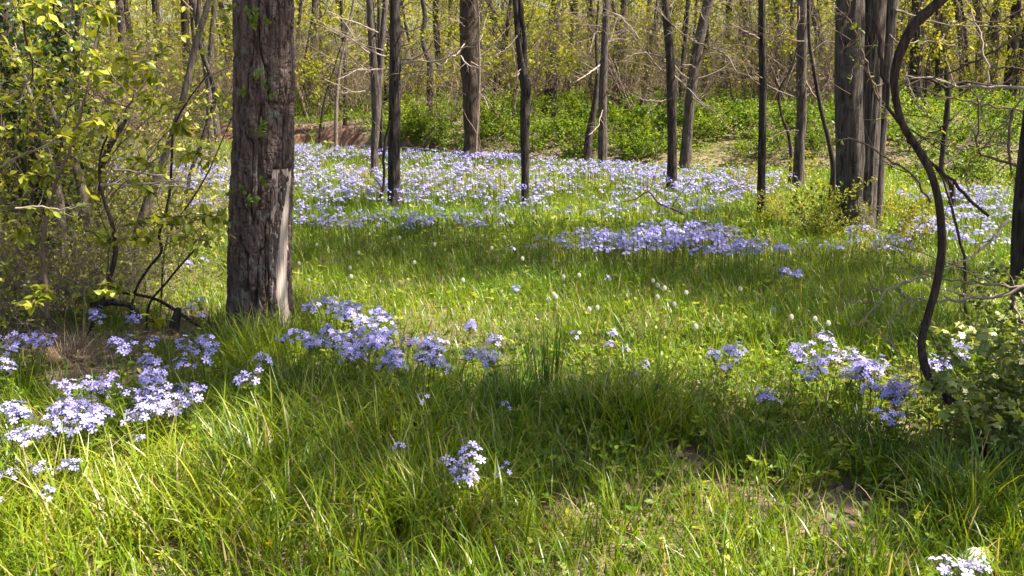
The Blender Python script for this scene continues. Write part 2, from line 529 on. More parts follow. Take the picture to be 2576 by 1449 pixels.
def grow(tb, p, d, L, r, lev, rg, up=0.1, wander=0.25, nch=5, ang=(0.5, 1.1), ratio=(0.4, 0.75), anchors=None, n=6, leaf_gap=0.1, tip=0.3, lo=0.2):
    """one branch and its side branches; anchors collects (point, direction) for leaves"""
    P = [np.asarray(p, float)]
    d = norm(np.asarray(d, float))
    st = L / (n - 1)
    for _ in range(n - 1):
        d = norm(d + wander * (rg.rand(3) - 0.5) * 2 * 0.6 + np.array([0, 0, up]))
        P.append(P[-1] + d * st)
    P = np.array(P)
    R = r * np.linspace(1, tip, n)
    tb.add(P, R, None, rg.rand())
    if lev > 0:
        c = max(1, int(round(nch * (0.7 + 0.6 * rg.rand()))))
        for q in range(c):
            t = (lo + (1 - lo) * (q + rg.rand()) / c) * (n - 1) * 0.999
            i = int(t); f = t - i
            pp = P[i] * (1 - f) + P[i + 1] * f
            dd = norm(P[i + 1] - P[i])
            cd = rot_dir(dd, ang[0] + (ang[1] - ang[0]) * rg.rand(), rg.rand() * 6.283)
            grow(tb, pp, cd, L * (ratio[0] + (ratio[1] - ratio[0]) * rg.rand()) * (1.1 - 0.4 * t / (n - 1)), max(0.0011, R[i] * 0.6), lev - 1, rg, up, wander * 1.15, nch, ang, ratio, anchors, max(4, n - 1), leaf_gap, tip, lo)
    if anchors is not None and lev <= 1:
        m = max(1, int(L / leaf_gap))
        for q in range(m):
            t = (0.25 + 0.75 * (q + rg.rand()) / m) * (n - 1) * 0.999
            i = int(t); f = t - i
            anchors.append((P[i] * (1 - f) + P[i + 1] * f, norm(P[i + 1] - P[i])))


def leaves_on(mb, anchors, rg, size=(0.03, 0.06), kind='diam', keep=1.0, droop=0.3, pair=1, spread=1.0, m=0, rlo=0, rhi=1, clump=0.0):
    if not anchors:
        return
    A = np.array([a[0] for a in anchors]); D = np.array([a[1] for a in anchors])
    if clump:
        s = fbm(A[:, 0] * 1.1 + 5, A[:, 1] * 1.1, A[:, 2] * 2.4, 2) > clump
        A, D = A[s], D[s]
    if keep < 1:
        s = rg.rand(len(A)) < keep
        A, D = A[s], D[s]
    A = np.repeat(A, pair, 0); D = np.repeat(D, pair, 0)
    n = len(A)
    dd = norm(D * 0.6 + spread * rg.normal(size=(n, 3)) * 0.7 + np.array([0, 0, -droop]))
    nn = norm(rg.normal(size=(n, 3)) * 0.5 + np.array([0, 0, 1.0]))
    S = size[0] + (size[1] - size[0]) * rg.rand(n)
    leaves(mb, A, dd, nn, S, rlo + (rhi - rlo) * rg.rand(n), kind, m)


def px_path(pts, Y, dY=None):
    """points of (u, v[, width]) at distance Y -> world path and radii"""
    P, R = [], []
    n = len(pts)
    for k, q in enumerate(pts):
        yy = Y if dY is None else Y + dY * k / max(1, n - 1)
        p = at(q[0], q[1], yy)
        P.append(p)
        R.append((q[2] if len(q) > 2 else 8) / 2 / FPX * depth(p))
    return np.array(P), np.array(R)


SPRAY = dict(up=0.02, wander=0.35, nch=5, ang=(0.4, 1.0), ratio=(0.3, 0.55))


def branch_obj(parent, base, pts, Y, mat, name='branch', dY=None, sub=1, rg=None, tip=None, n=14, leafy=0.0, leafmat=None, size=(.03, .06), nch=5, kind='ovate'):
    """one branch drawn along (u, v, width) points, with its twigs"""
    P, R = px_path(pts, Y, dY)
    Q, Rr = spline(P, R, n)
    jit = rg.normal(size=Q.shape) * 0.006
    jit[0] = 0
    Q = Q + jit
    tb = Tubes()
    tb.add(Q, Rr, 7, rg.rand())
    an = []
    L = np.linalg.norm(np.diff(Q, axis=0), axis=1).sum()
    if sub:
        for q in range(nch):
            t = (0.15 + 0.85 * (q + rg.rand()) / nch) * (n - 1) * 0.999
            i = int(t)
            d = rot_dir(norm(Q[i + 1] - Q[i]), 0.5 + 0.6 * rg.rand(), rg.rand() * 6.28)
            grow(tb, Q[i], d, L * (0.12 + 0.25 * rg.rand()), max(.0016, Rr[i] * 0.5), sub - 1, rg, 0.03, 0.4, 3, (0.4, 1), (0.4, 0.6), an, 5, 0.07)
    for i in range(2, n):
        an.append((Q[i], norm(Q[i] - Q[i - 1])))
    mb = MB()
    tb.into(mb, 0)
    o = link(name, mb.build(name, mat, base, smooth=True), parent)
    if leafy:
        lm = MB()
        leaves_on(lm, an, rg, size, kind, leafy, 0.3, 2)
        if lm.n:
            link('foliage', lm.build('foliage', leafmat, base), o)
    return o


TREES = []          # (thing, base, crown attach point, radius there)


def tree(label, stems, Y, mat, name='tree', above=5.5, k=20, amp=0.07, seed=0, step=0.06, freq=26, lean=0.0, lump=0.05, fz=3.0, group=None, sink=0.12):
    """a tree drawn by stems = lists of (u, v, width); the first is the trunk from its foot up. Every stem goes on above the frame."""
    P0, R0 = px_path(stems[0], Y)
    foot = P0[0].copy()
    gz_ = float(H(foot[0], foot[1]))
    base = np.array([foot[0], foot[1], gz_])
    t = thing(name, label, 'tree', base, group)
    for q, st in enumerate(stems):
        P, R = px_path(st, Y)
        if q == 0:
            P[0, 2] = gz_ - sink
            f1 = P[0] + norm(P[1] - P[0]) * (sink + .10 + 1.2 * R[0])
            P = np.vstack([P[:1], f1[None], P[1:]]); R = np.r_[R[0] * 1.5, R[0] * 1.02, R[1:]]
        top = st[-1][1] < 30
        if top:
            d = norm(P[-1] - P[-2])
            d = norm(d * np.array([0.6, 0.6, 1]) + np.array([0, 0, 0.4]))
            e1 = P[-1] + d * above * 0.5
            e2 = e1 + norm(d + np.array([0, 0, 0.3])) * above * 0.5
            P = np.vstack([P, e1, e2]); R = np.r_[R, R[-1] * 0.85, R[-1] * 0.55]
        link('trunk' if q == 0 else 'stem', trunk_mesh(P, R, mat, k if q == 0 else max(12, k - 6), step, amp, freq, fz, seed + q * 7, base, lump), t)
        if top:
            TREES.append((t, base, P[-2], P[-1], R[-2]))
    return t, base


RG = rng(7)
# --- the great furrowed trunk on the left --------------------------------------------------
OAKY = 5.62
oak_pts = [(656, 842, 164), (655, 760, 158), (654, 650, 161), (658, 500, 162), (663, 340, 157), (664, 170, 157), (663, 0, 157), (662, -140, 155)]
OP, OR = px_path(oak_pts, OAKY)
OAKB = np.array([OP[0, 0], OP[0, 1], float(H(OP[0, 0], OP[0, 1]))])
OP[0, 2] = OAKB[2] - 0.1
oak = thing('tree', 'thick tree with deeply furrowed dark bark and a strip of bare wood near its foot', 'tree', OAKB)


def oak_surface():
    n, k = 860, 330
    Q, Rr = spline(OP, OR, n)
    th = -math.pi + np.arange(k) * 2 * math.pi / k           # 0 faces the camera
    z = Q[:, 2][:, None] - OAKB[2]
    s = th[None, :] * 0.2
    w1 = (fbm(np.cos(th)[None, :] * 2.2 + 4, np.sin(th)[None, :] * 2.2, z * 3.0, 2) - 0.5)
    # furrows run along the trunk and weave into each other
    wx = .010 * (vnoise(np.cos(th)[None, :] * 5 + 3, np.sin(th)[None, :] * 5, z * 9) - .5)
    cx_, sx_ = np.cos(th)[None, :] * .2 + wx, np.sin(th)[None, :] * .2 + wx
    n1 = vnoise(cx_ * 31, sx_ * 31, z * 4.4)
    n2 = vnoise(cx_ * 62 + 7, sx_ * 62, z * 10 + 3)
    fur = np.exp(-((n1 - .5) / .055)**2)
    fur2 = np.exp(-((n2 - .5) / .06)**2)
    brk = np.exp(-((vnoise(cx_ * 20 + 30, sx_ * 20, z * 26) - .5) / .05)**2)
    fine = fbm(np.cos(th)[None, :] * 14, np.sin(th)[None, :] * 14, z * 26, 3) - 0.5
    flake = vnoise(np.cos(th)[None, :] * 24, np.sin(th)[None, :] * 24, z * 40) - 0.5
    disp = -.036 + 0.032 * (.6 - fur) + .012 * (.6 - fur2) - .006 * brk + 0.016 * fine + 0.008 * flake
    disp = disp + 0.012 * (vnoise(np.cos(th)[None, :] * 1.5 + 8, np.sin(th)[None, :] * 1.5, z * 1.2) - 0.5)
    # where the bark is gone, the surface sinks under the bare wood
    zz = [-.2, 0.0, .25, .5, .75, .95, 1.06]
    tl = np.interp(z, zz, np.radians([50, 48, 46, 48, 54, 66, 76])) + 0.10 * (vnoise(z * 9, 3.0) - 0.5)
    tr_ = np.interp(z, zz, np.radians([78, 78, 78, 79, 80, 82, 83])) + 0.03 * (vnoise(z * 7, 8.0) - 0.5)
    mask = sstep(-0.02, 0.03, th[None, :] - tl) * sstep(-0.02, 0.03, tr_ - th[None, :]) * sstep(1.08, 1.0, z)
    disp = disp * (1 - mask) - 0.045 * mask
    flare = 0.05 * np.exp(-np.maximum(z, 0) / 0.13)
    rr = Rr[:, None] + disp + flare * (0.6 + 0.8 * vnoise(np.cos(th)[None, :] * 2, np.sin(th)[None, :] * 2, 4.4))
    V = np.stack([Q[:, 0:1] + rr * np.sin(th)[None, :], Q[:, 1:2] - rr * np.cos(th)[None, :], Q[:, 2:3] + 0 * rr], -1)
    i = np.arange(n - 1)[:, None]; j = np.arange(k)[None, :]
    F = np.stack([i * k + j, i * k + (j + 1) % k, (i + 1) * k + (j + 1) % k, (i + 1) * k + j], -1).reshape(-1, 4)
    mb = MB(); mb.add(V, F)
    link('trunk', mb.build('trunk', M_OAK, OAKB, smooth=True), oak)
    # bare wood
    zi = np.arange(0, n, 6)[Q[::6, 2] - OAKB[2] < 1.07]
    tt = np.radians(np.linspace(34, 88, 30))
    zz_ = Q[zi, 2][:, None] - OAKB[2]
    rw = Rr[zi][:, None] - 0.019 + 0.006 * (vnoise(tt[None, :] * 40, zz_ * 2.5) - 0.5) + 0.004 * (vnoise(tt[None, :] * 90, zz_ * 3) - 0.5) + 0.05 * np.exp(-np.maximum(zz_, 0) / 0.13)
    V = np.stack([Q[zi, 0][:, None] + rw * np.sin(tt)[None, :], Q[zi, 1][:, None] - rw * np.cos(tt)[None, :], Q[zi, 2][:, None] + 0 * rw], -1)
    n2, k2 = len(zi), len(tt)
    i, j = np.meshgrid(np.arange(n2 - 1), np.arange(k2 - 1), indexing='ij')
    mb = MB(); mb.add(V, np.stack([i * k2 + j, i * k2 + j + 1, (i + 1) * k2 + j + 1, (i + 1) * k2 + j], -1).reshape(-1, 4))
    o = link('bare_wood', mb.build('bare_wood', M_WOOD, OAKB, smooth=True), oak)
    o['label'] = 'pale weathered wood where the bark has come off'
    # upper trunk above the frame
    Pu = np.array([OP[-1] - [0, 0, .05], OP[-1] + [0.02, 0, 2.2], OP[-1] + [-.05, .1, 4.5]])
    link('trunk', trunk_mesh(Pu, [OR[-1], OR[-1] * .9, OR[-1] * .6], M_OAK, 40, .06, .1, 24, 3, 5, OAKB), oak)
    TREES.append((oak, OAKB, Pu[1], Pu[2], OR[-1] * .7))


oak_surface()

# --- the trees of the clearing --------------------------------------------------------------
T2, T2B = tree('twin-stemmed slim tree forking high above the flowers, between the thick trunk and the straight one', [[(942, 447, 19), (942, 380, 18), (946, 300, 22), (946, 230, 26), (938, 120, 22), (930, 0, 18)], [(950, 245, 17), (958, 150, 15), (965, 60, 14), (970, 0, 13)]], 16.2, M_BARK, seed=3)
tree('thin dark trunk close behind the twin-stemmed tree', [[(957, 392, 13), (957, 300, 11), (955, 200, 10), (953, 0, 9)]], 21.0, M_BARKDK, seed=5, k=12, above=4)
T3, T3B = tree('straight dark slim tree in the flowers with bare twigs on both sides', [[(993, 530, 34), (991, 440, 31), (992, 330, 30), (994, 200, 29), (994, 90, 27), (993, 0, 26)]], 11.5, M_BARKDK, seed=9, k=24)
T4, T4B = tree('shaggy dark trunk clad in hairy vines at the back edge of the flowers', [[(1190, 402, 44), (1186, 340, 38), (1186, 250, 42), (1182, 160, 45), (1180, 60, 46), (1181, 0, 45)]], 20.6, M_SHAG, seed=12, k=30, amp=0.13, freq=18, step=0.05, lump=.12)
branch_obj(T4, T4B, [(1196, 402, 7), (1199, 330, 7), (1204, 260, 7), (1206, 150, 6), (1204, 40, 6), (1200, -30, 5)], 20.2, M_TWIG, 'vine_stem', rg=RG, sub=1, nch=8)
T5, T5B = tree('slim tree with a pale knot where it forks, standing alone in the flowers', [[(1320, 525, 20), (1321, 440, 19), (1320, 340, 23), (1321, 260, 24), (1323, 215, 29), (1318, 195, 25), (1306, 120, 17), (1300, 50, 16), (1297, 0, 15)], [(1322, 215, 14), (1320, 150, 13), (1319, 90, 12), (1311, 30, 12), (1309, 0, 11)]], 11.7, M_BARKDK, seed=14, k=20)
T7, T7B = tree('grey-brown slim tree with a dark leaning stem beside it on the creek bank', [[(1516, 408, 24), (1516, 330, 22), (1517, 220, 21), (1521, 120, 19), (1525, 0, 17)]], 18.6, M_BARK, seed=17)
tree('dark leaning stem rising from the bushes to the slim grey-brown tree', [[(1474, 392, 24), (1482, 340, 19), (1495, 270, 16), (1503, 190, 10), (1500, 100, 7), (1506, 0, 5)]], 20.3, M_BARKDK, seed=19, k=14, above=3)
tree('leaning thick trunk on a bare earth mound beyond the creek', [[(1381, 325, 40), (1384, 260, 33), (1390, 160, 26), (1396, 70, 23), (1399, 0, 21)]], 28.5, M_BARKDK, seed=21, k=20)
tree('grey mossy trunk in the far bank bushes', [[(1551, 335, 28), (1554, 250, 29), (1560, 170, 28), (1566, 80, 20), (1570, 0, 16)]], 29.5, M_SHAG, seed=23, k=18, amp=.1)
tree('dark trunk leaning a little to the right on the far bank', [[(1614, 318, 22), (1624, 230, 19), (1632, 150, 17), (1652, 40, 14), (1657, 0, 13)]], 30.5, M_BARKDK, seed=25, k=16)
T10, T10B = tree('straight dark tree with green moss at its foot, right of the creek bank bushes', [[(1690, 486, 27), (1691, 400, 24), (1690, 280, 24), (1686, 150, 22), (1677, 50, 21), (1673, 0, 20)]], 13.0, M_BARKDK, seed=27)
T11, T11B = tree('bare tree leaning to the right at the flowers far edge', [[(1722, 424, 30), (1728, 350, 26), (1737, 240, 25), (1752, 140, 26), (1768, 60, 26), (1783, 0, 25)]], 17.6, M_BARK, seed=29)
tree('thin dark trunk between the mossy-footed tree and the leaning bare tree', [[(1712, 345, 10), (1712, 240, 9), (1720, 130, 9), (1728, 60, 9), (1730, 0, 9)]], 24.0, M_BARKDK, seed=31, k=10)
T12, T12B = tree('slender dark pole-like tree in front of the low bush', [[(1916, 566, 21), (1915, 480, 20), (1917, 360, 19), (1919, 220, 19), (1917, 100, 18), (1917, 0, 18)]], 10.5, M_BARKDK, seed=33)
T13, T13B = tree('brown tree with a knobbly bend beside a thin crooked stem', [[(2009, 474, 29), (2011, 380, 26), (2016, 290, 25), (2015, 200, 25), (2018, 110, 27), (2017, 0, 24)]], 13.6, M_BARK, seed=35, lump=.09)
tree('thin crooked stem standing close right of the knobbly brown tree', [[(2094, 515, 20), (2097, 430, 15), (2084, 350, 11), (2066, 280, 10), (2050, 190, 10), (2037, 110, 9), (2034, 0, 9)]], 11.9, M_BARKDK, seed=37, k=12, above=3)
tree('thin wavy dark stem by the creek between the pole-like and the knobbly tree', [[(1985, 470, 8), (1990, 410, 8), (1984, 340, 8), (1965, 285, 7), (1962, 225, 6), (1990, 175, 5), (2005, 120, 4)]], 14.6, M_BARKDK, seed=38, k=10, above=3)
T14, T14B = tree('great triple-stemmed tree at the right with broad dark trunks', [[(2146, 578, 84), (2142, 500, 76), (2140, 380, 74), (2139, 240, 72), (2140, 110, 71), (2140, 0, 70)], [(2168, 600, 60), (2172, 500, 60), (2180, 380, 58), (2188, 240, 58), (2195, 110, 58), (2200, 0, 58)], [(2194, 632, 30), (2203, 540, 30), (2213, 380, 27), (2224, 240, 28), (2234, 100, 33), (2241, 0, 36)]], 9.4, M_BARK, seed=40, k=56, step=.03, amp=.17, freq=20, fz=1.8, lump=.07)
T16, T16B = tree('dark trunk with loose bark standing behind the lobed-leaf bush', [[(2592, 930, 92), (2588, 800, 84), (2590, 600, 82), (2600, 450, 80), (2616, 300, 78), (2640, 120, 74), (2660, 0, 72)]], 4.9, M_BARKDK, seed=44, k=60, step=.02, amp=.07, freq=34)
T17, T17B = tree('slim forked dark trunk beyond the flowers, behind the hanging vine', [[(2404, 500, 15), (2394, 470, 14), (2370, 430, 12), (2372, 380, 13), (2381, 300, 14), (2387, 220, 13)], [(2387, 225, 9), (2410, 210, 7), (2480, 214, 6), (2560, 222, 5)], [(2386, 225, 8), (2340, 200, 7), (2290, 192, 5)]], 11.0, M_BARKDK, seed=46, k=12)
tree('pale smooth trunk leaning right out of the left thicket', [[(308, 775, 28), (320, 690, 26), (345, 600, 26), (375, 500, 24), (398, 440, 20), (437, 330, 17), (460, 250, 16), (492, 112, 15), (527, 0, 14)]], 6.7, M_BARKPALE, seed=48, k=18, step=.05, amp=.05)
tree('thin dark zigzag stem crossing the pale leaning trunk', [[(462, 520, 9), (478, 440, 9), (507, 360, 11), (528, 290, 11), (539, 258, 11), (531, 195, 11), (508, 130, 11), (498, 85, 11), (501, 0, 10)]], 8.8, M_BARKDK, seed=50, k=12)
tree('grey straight trunk behind the thicket just left of the thick tree', [[(531, 366, 19), (527, 290, 16), (527, 170, 14), (534, 80, 14), (540, 0, 14)]], 19, M_BARK, seed=52, k=14)
tree('dark ivy-clad trunk standing straight in the left thicket', [[(163, 640, 44), (160, 520, 40), (160, 340, 38), (158, 180, 36), (160, 0, 34)]], 8.2, M_SHAG, seed=54, k=26, amp=.1)
tree('thin brown trunk pressed against the ivy-clad one in the left thicket', [[(194, 560, 15), (193, 420, 14), (192, 300, 14), (193, 150, 13), (196, 0, 12)]], 9.3, M_BARKDK, seed=56, k=12)
tree('dark broad trunk leaning left at the edge of the left thicket', [[(140, 705, 40), (125, 560, 44), (80, 400, 44), (45, 280, 48), (20, 120, 46), (0, 0, 44)]], 7.0, M_SHAG, seed=58, k=26, amp=.09)
tree('pale flaking stem low in the left thicket, lit on one side', [[(166, 722, 30), (158, 640, 30), (150, 560, 30), (143, 480, 26), (120, 400, 20), (95, 300, 12), (60, 190, 9)]], 6.6, M_BARKPALE, seed=60, k=18, amp=.1)
tree('pale flaking stem bending right behind its twin in the thicket', [[(262, 735, 20), (240, 690, 24), (222, 620, 28), (214, 540, 28), (205, 470, 24), (185, 400, 18), (150, 330, 14), (120, 250, 10)]], 6.9, M_BARKPALE, seed=62, k=18, amp=.1)
T0, T0B = tree('thin pale sapling leaning right above the earth bank', [[(845, 388, 10), (845, 320, 10), (848, 230, 9), (855, 170, 8), (872, 90, 7), (890, 0, 6)]], 23.5, M_BARKPALE, seed=64, k=10, above=3)
tree('very thin dark sapling leaning right on the earth bank', [[(797, 345, 6), (808, 300, 6), (822, 230, 5), (838, 180, 4), (860, 110, 4), (880, 60, 3)]], 26.8, M_BARKDK, seed=66, k=8)
tree('curved dark trunk with a fork among the bushes behind the straight slim tree', [[(1081, 300, 15), (1080, 230, 15), (1079, 150, 15), (1063, 105, 11), (1069, 40, 12), (1063, 0, 11)]], 26.5, M_BARKDK, seed=68, k=12)

# bare lower branches of these trees (each its own)
def z2(l, w=4.0, w1=1.6):
    n = len(l)
    return [(858.7 + a / 3.0, b / 3.0, w + (w1 - w) * i / (n - 1)) for i, (a, b) in enumerate(l)]


def z3(l, w=4.0, w1=1.6):
    n = len(l)
    return [(1717 + a / 3.0, b / 3.0, w + (w1 - w) * i / (n - 1)) for i, (a, b) in enumerate(l)]


for l, w in (([(440, 485), (560, 465), (700, 460), (800, 440), (900, 370), (1000, 350), (1100, 340)], 5), ([(450, 450), (600, 420), (680, 340), (720, 250), (740, 180)], 4), ([(450, 520), (490, 545), (600, 535), (820, 525)], 3.6),
             ([(380, 445), (240, 390), (100, 310), (0, 250), (-120, 180)], 4.5), ([(380, 520), (180, 525), (0, 510), (-140, 440)], 3.6), ([(450, 350), (520, 330), (500, 380), (540, 420)], 3), ([(440, 240), (520, 235), (620, 180), (700, 100)], 3)):
    branch_obj(T3, T3B, z2(l, w), 11.5, M_TWIG, rg=RG, dY=-0.5, nch=7)
for l, w in (([(980, 470), (1060, 500), (1075, 420), (1090, 390)], 4), ([(900, 420), (940, 480), (1010, 510), (1050, 510), (1090, 400)], 4), ([(930, 330), (860, 420), (820, 425), (780, 480)], 4), ([(1040, 700), (1080, 740), (1110, 820)], 3), ([(1030, 120), (1100, 90), (1180, 60)], 3), ([(930, 200), (860, 150), (780, 140)], 3)):
    branch_obj(T4, T4B, z2(l, w), 20, M_TWIG, rg=RG, dY=-0.6, nch=7, sub=2)
for l, w in (([(225, 680), (80, 690), (0, 650), (-120, 600)], 3.5), ([(240, 420), (130, 330), (0, 140), (-100, 80)], 3.5), ([(290, 250), (200, 210), (90, 160), (-60, 130)], 3.5), ([(230, 560), (150, 520), (60, 560), (-30, 600)], 3)):
    branch_obj(T2, T2B, z2(l, w), 16.2, M_TWIG, rg=RG, dY=-0.8, nch=8, sub=2)
for l, w in (([(1340, 250), (1290, 320), (1230, 380), (1170, 410)], 3.5), ([(1410, 600), (1440, 590), (1480, 540)], 3), ([(1390, 200), (1440, 130), (1450, 20)], 4), ([(1360, 500), (1330, 560), (1300, 580)], 3)):
    branch_obj(T5, T5B, z2(l, w), 11.7, M_TWIG, rg=RG, dY=-0.3, nch=5)
for l, w in (([(1960, 480), (1860, 560), (1760, 620)], 5), ([(1960, 250), (1920, 240), (1890, 330), (1870, 420)], 5), ([(2000, 700), (2060, 640), (2110, 540), (2150, 420)], 4), ([(1990, 120), (2060, 100), (2150, 170), (2260, 300)], 4.5), ([(1980, 800), (1930, 960), (1860, 1020)], 3)):
    branch_obj(T7, T7B, z2(l, w), 18.6, M_TWIG, rg=RG, dY=-0.8, nch=8, sub=2)
for l, w in (([(2450, 440), (2300, 400), (2200, 410), (2130, 450)], 4.5), ([(2440, 560), (2300, 400), (2150, 220), (2030, 140)], 5), ([(2460, 745), (2400, 765), (2250, 740), (2160, 690)], 4), ([(2500, 190), (2440, 130), (2370, 60), (2340, 0)], 4.5), ([(2500, 190), (2560, 240), (2640, 290), (2700, 330)], 4), ([(2500, 560), (2570, 620), (2640, 700), (2760, 800)], 4)):
    branch_obj(T10, T10B, z2(l, w), 13.0, M_TWIG, rg=RG, dY=-0.6, nch=8, sub=2)
for l, w in (([(70, 320), (120, 325), (270, 375), (430, 340), (560, 370)], 5), ([(110, 460), (250, 310), (380, 160), (480, 10)], 5), ([(60, 600), (0, 560), (-80, 480), (-150, 440)], 4), ([(50, 700), (130, 780), (260, 860), (340, 960)], 3.5), ([(140, 420), (220, 400), (330, 420), (420, 560)], 3.5)):
    branch_obj(T11, T11B, z3(l, w), 17.6, M_TWIG, rg=RG, dY=-0.7, nch=8, sub=2)
for l, w in (([(590, 295), (480, 240), (360, 175)], 5), ([(620, 600), (560, 560), (480, 440), (430, 360)], 3.4), ([(630, 420), (700, 460), (800, 540)], 3.2)):
    branch_obj(T12, T12B, z3(l, w), 10.5, M_TWIGBR, rg=RG, dY=-0.4, nch=5)
for l, w in (([(950, 320), (860, 310), (760, 275), (660, 265)], 5), ([(870, 30), (885, 120), (860, 230)], 4), ([(930, 610), (980, 700), (1040, 760), (1110, 700), (1160, 560)], 4.5), ([(880, 240), (800, 200), (740, 260)], 4), ([(930, 1000), (800, 985), (720, 1010), (640, 1060)], 4)):
    branch_obj(T13, T13B, z3(l, w), 13.6, M_TWIGBR, rg=RG, dY=-0.5, nch=7, sub=2)
for l, w in (([(1200, 240), (1240, 130), (1265, 30), (1240, -60)], 7), ([(1340, 320), (1250, 150), (1160, 60), (1090, 0)], 4.5), ([(1190, 400), (1260, 330), (1330, 270)], 4), ([(1290, 560), (1380, 420), (1440, 330), (1480, 180)], 4), ([(1480, 760), (1420, 600), (1340, 430), (1330, 320)], 6), ([(1560, 260), (1640, 330), (1720, 350)], 4), ([(1590, 100), (1660, 80), (1720, 120), (1820, 160), (2000, 180)], 5), ([(1310, 480), (1280, 540), (1270, 600)], 4)):
    branch_obj(T14, T14B, z3(l, w), 9.0, M_TWIGBR, rg=RG, dY=-0.5, nch=6, leafy=0.10, leafmat=M_VINELEAF, size=(.04, .07))
branch_obj(T3, T3B, [(941, 528, 6), (955, 502, 6), (966, 465, 7), (965, 410, 7), (968, 370, 9), (974, 330, 8), (982, 300, 6)], 11.4, M_TWIGDK, 'sucker', rg=RG, nch=2)

def more_twigs(t, base, stem, Y, n, mat, seed):
    rg = rng(seed)
    P, R = px_path(stem, Y)
    Q, Rr = spline(P, R, 40)
    for q in range(n):
        i = rg.randint(14, 39)
        a = rg.rand() * 6.28
        d = np.array([math.cos(a), .7 * math.sin(a), .25 + .5 * rg.rand()])
        tb = Tubes()
        L = .5 + 1.2 * rg.rand()
        grow(tb, Q[i], d, L, min(.012, Rr[i] * .3), 2, rg, -.06 + .1 * rg.rand(), .45, 5, (.4, 1.0), (.35, .6), None, 7)
        mb = MB(); tb.into(mb)
        link('branch', mb.build('branch', mat, base, smooth=True), t)


for q, (t_, b_, st_, Y_, m_, n_) in enumerate(((T2, T2B, [(942, 380), (946, 230), (930, 0)], 16.2, M_TWIG, 6), (T3, T3B, [(992, 330), (993, 0)], 11.5, M_TWIG, 4), (T4, T4B, [(1188, 380), (1181, 0)], 20.5, M_TWIGBR, 9), (T5, T5B, [(1320, 340), (1297, 0)], 11.7, M_TWIGBR, 3), (T7, T7B, [(1516, 380), (1525, 0)], 18.6, M_TWIG, 8),
                                              (T10, T10B, [(1690, 350), (1673, 0)], 13, M_TWIG, 5), (T11, T11B, [(1728, 360), (1783, 0)], 17.6, M_TWIG, 7), (T12, T12B, [(1917, 360), (1917, 0)], 10.5, M_TWIGBR, 3), (T13, T13B, [(2011, 400), (2017, 0)], 13.6, M_TWIG, 6), (T14, T14B, [(2138, 380), (2140, 0)], 9.2, M_TWIGBR, 4), (T17, T17B, [(2394, 470), (2387, 220)], 11, M_TWIGBR, 6), (T0, T0B, [(848, 300), (890, 0)], 23.5, M_TWIG, 5))):
    more_twigs(t_, b_, st_, Y_, n_, m_, 2000 + q)

# sprigs of creeper on the great trunk
def creeper(u, v, size, n, seed, Y=5.35, parent=oak, base=OAKB):
    rg = rng(seed)
    p = at(u, v, Y)
    tb = Tubes(); mb = MB(); lm = MB()
    ends = []
    for q in range(n):
        d = norm(np.array([rg.normal() * 1.0, -0.35 + 0.2 * rg.normal(), 0.25 + 0.5 * rg.normal()]))
        P = p + d * np.linspace(0, size * (0.5 + rg.rand() * .6), 4)[:, None] + np.array([0, 0, -0.02]) * (np.linspace(0, 1, 4)**2)[:, None]
        tb.add(P, np.linspace(.0022, .0012, 4), 3, rg.rand())
        ends.append((P[-1], d))
    for e, d in ends:
        m = 5
        ang = np.linspace(-1.2, 1.2, m) + rg.normal(size=m) * .1
        side = norm(np.cross(d, [0, -1, 0.3]))
        D = np.cos(ang)[:, None] * d + np.sin(ang)[:, None] * side + np.array([0, -.1, -.3])
        leaves(lm, np.repeat(e[None], m, 0), D, np.repeat(np.array([[0.1, -.6, .7]]), m, 0) + rg.normal(size=(m, 3)) * .25, (.028 + .026 * rg.rand(m)), rg.rand(m), 'ovate')
    tb.into(mb)
    o = link('creeper_sprig', mb.build('creeper_sprig', M_STEM, base), parent)
    link('foliage', lm.build('foliage', M_VINELEAF, base), o)


for k, (u, v, s, n) in enumerate(((600, 28, .10, 4), (612, 60, .08, 2), (640, 228, .10, 2), (680, 210, .1, 2), (625, 325, .10, 3), (640, 462, .07, 2), (598, 490, .09, 3), (590, 545, .08, 2), (655, 48, .05, 2))):
    creeper(u, v, s, n, 300 + k)

# --- the hanging vine -----------------------------------------------------------------------
vpts = [(2432, 1030, 22), (2395, 1012, 24), (2360, 985, 25), (2338, 950, 26), (2322, 905, 25), (2318, 866, 22), (2333, 800, 22), (2350, 740, 22), (2362, 683, 22), (2369, 620, 22), (2368, 566, 22), (2358, 490, 20), (2340, 430, 20), (2306, 370, 20), (2270, 312, 19), (2253, 245, 20), (2250, 190, 22), (2266, 128, 26), (2300, 62, 28), (2340, 25, 28), (2385, -15, 27), (2480, -90, 25), (2560, -180, 22)]
VP, VR = px_path(vpts, 3.55)
for q_, y_ in enumerate((3.38, 3.38, 3.4, 3.43, 3.47, 3.5)):
    VP[q_] = at(vpts[q_][0], vpts[q_][1], y_)
foot_ = VP[0] + np.array([.14, .05, 0]); foot_[2] = H(foot_[0], foot_[1]) - .05
VP = np.vstack([foot_, VP]); VR = np.r_[VR[0] * .9, VR]
VR = VR * .88
vine = thing('vine', 'thick bare woody vine hanging in a long dark curve into the right-hand bush', 'vine', VP[0])
VP = np.vstack([VP, VP[-1] + [0.35, 0.25, 1.2], VP[-1] + [.3, .5, 3.2]]); VR = np.r_[VR, .02, .012]
link('main_stem', trunk_mesh(VP, VR, M_VINE, 18, .015, .16, 120, 5, 71, VP[0], .09), vine)
l = [(200, 150), (240, 350), (280, 620), (330, 800), (420, 960), (560, 1110), (700, 1260), (900, 1449), (1000, 1560)]
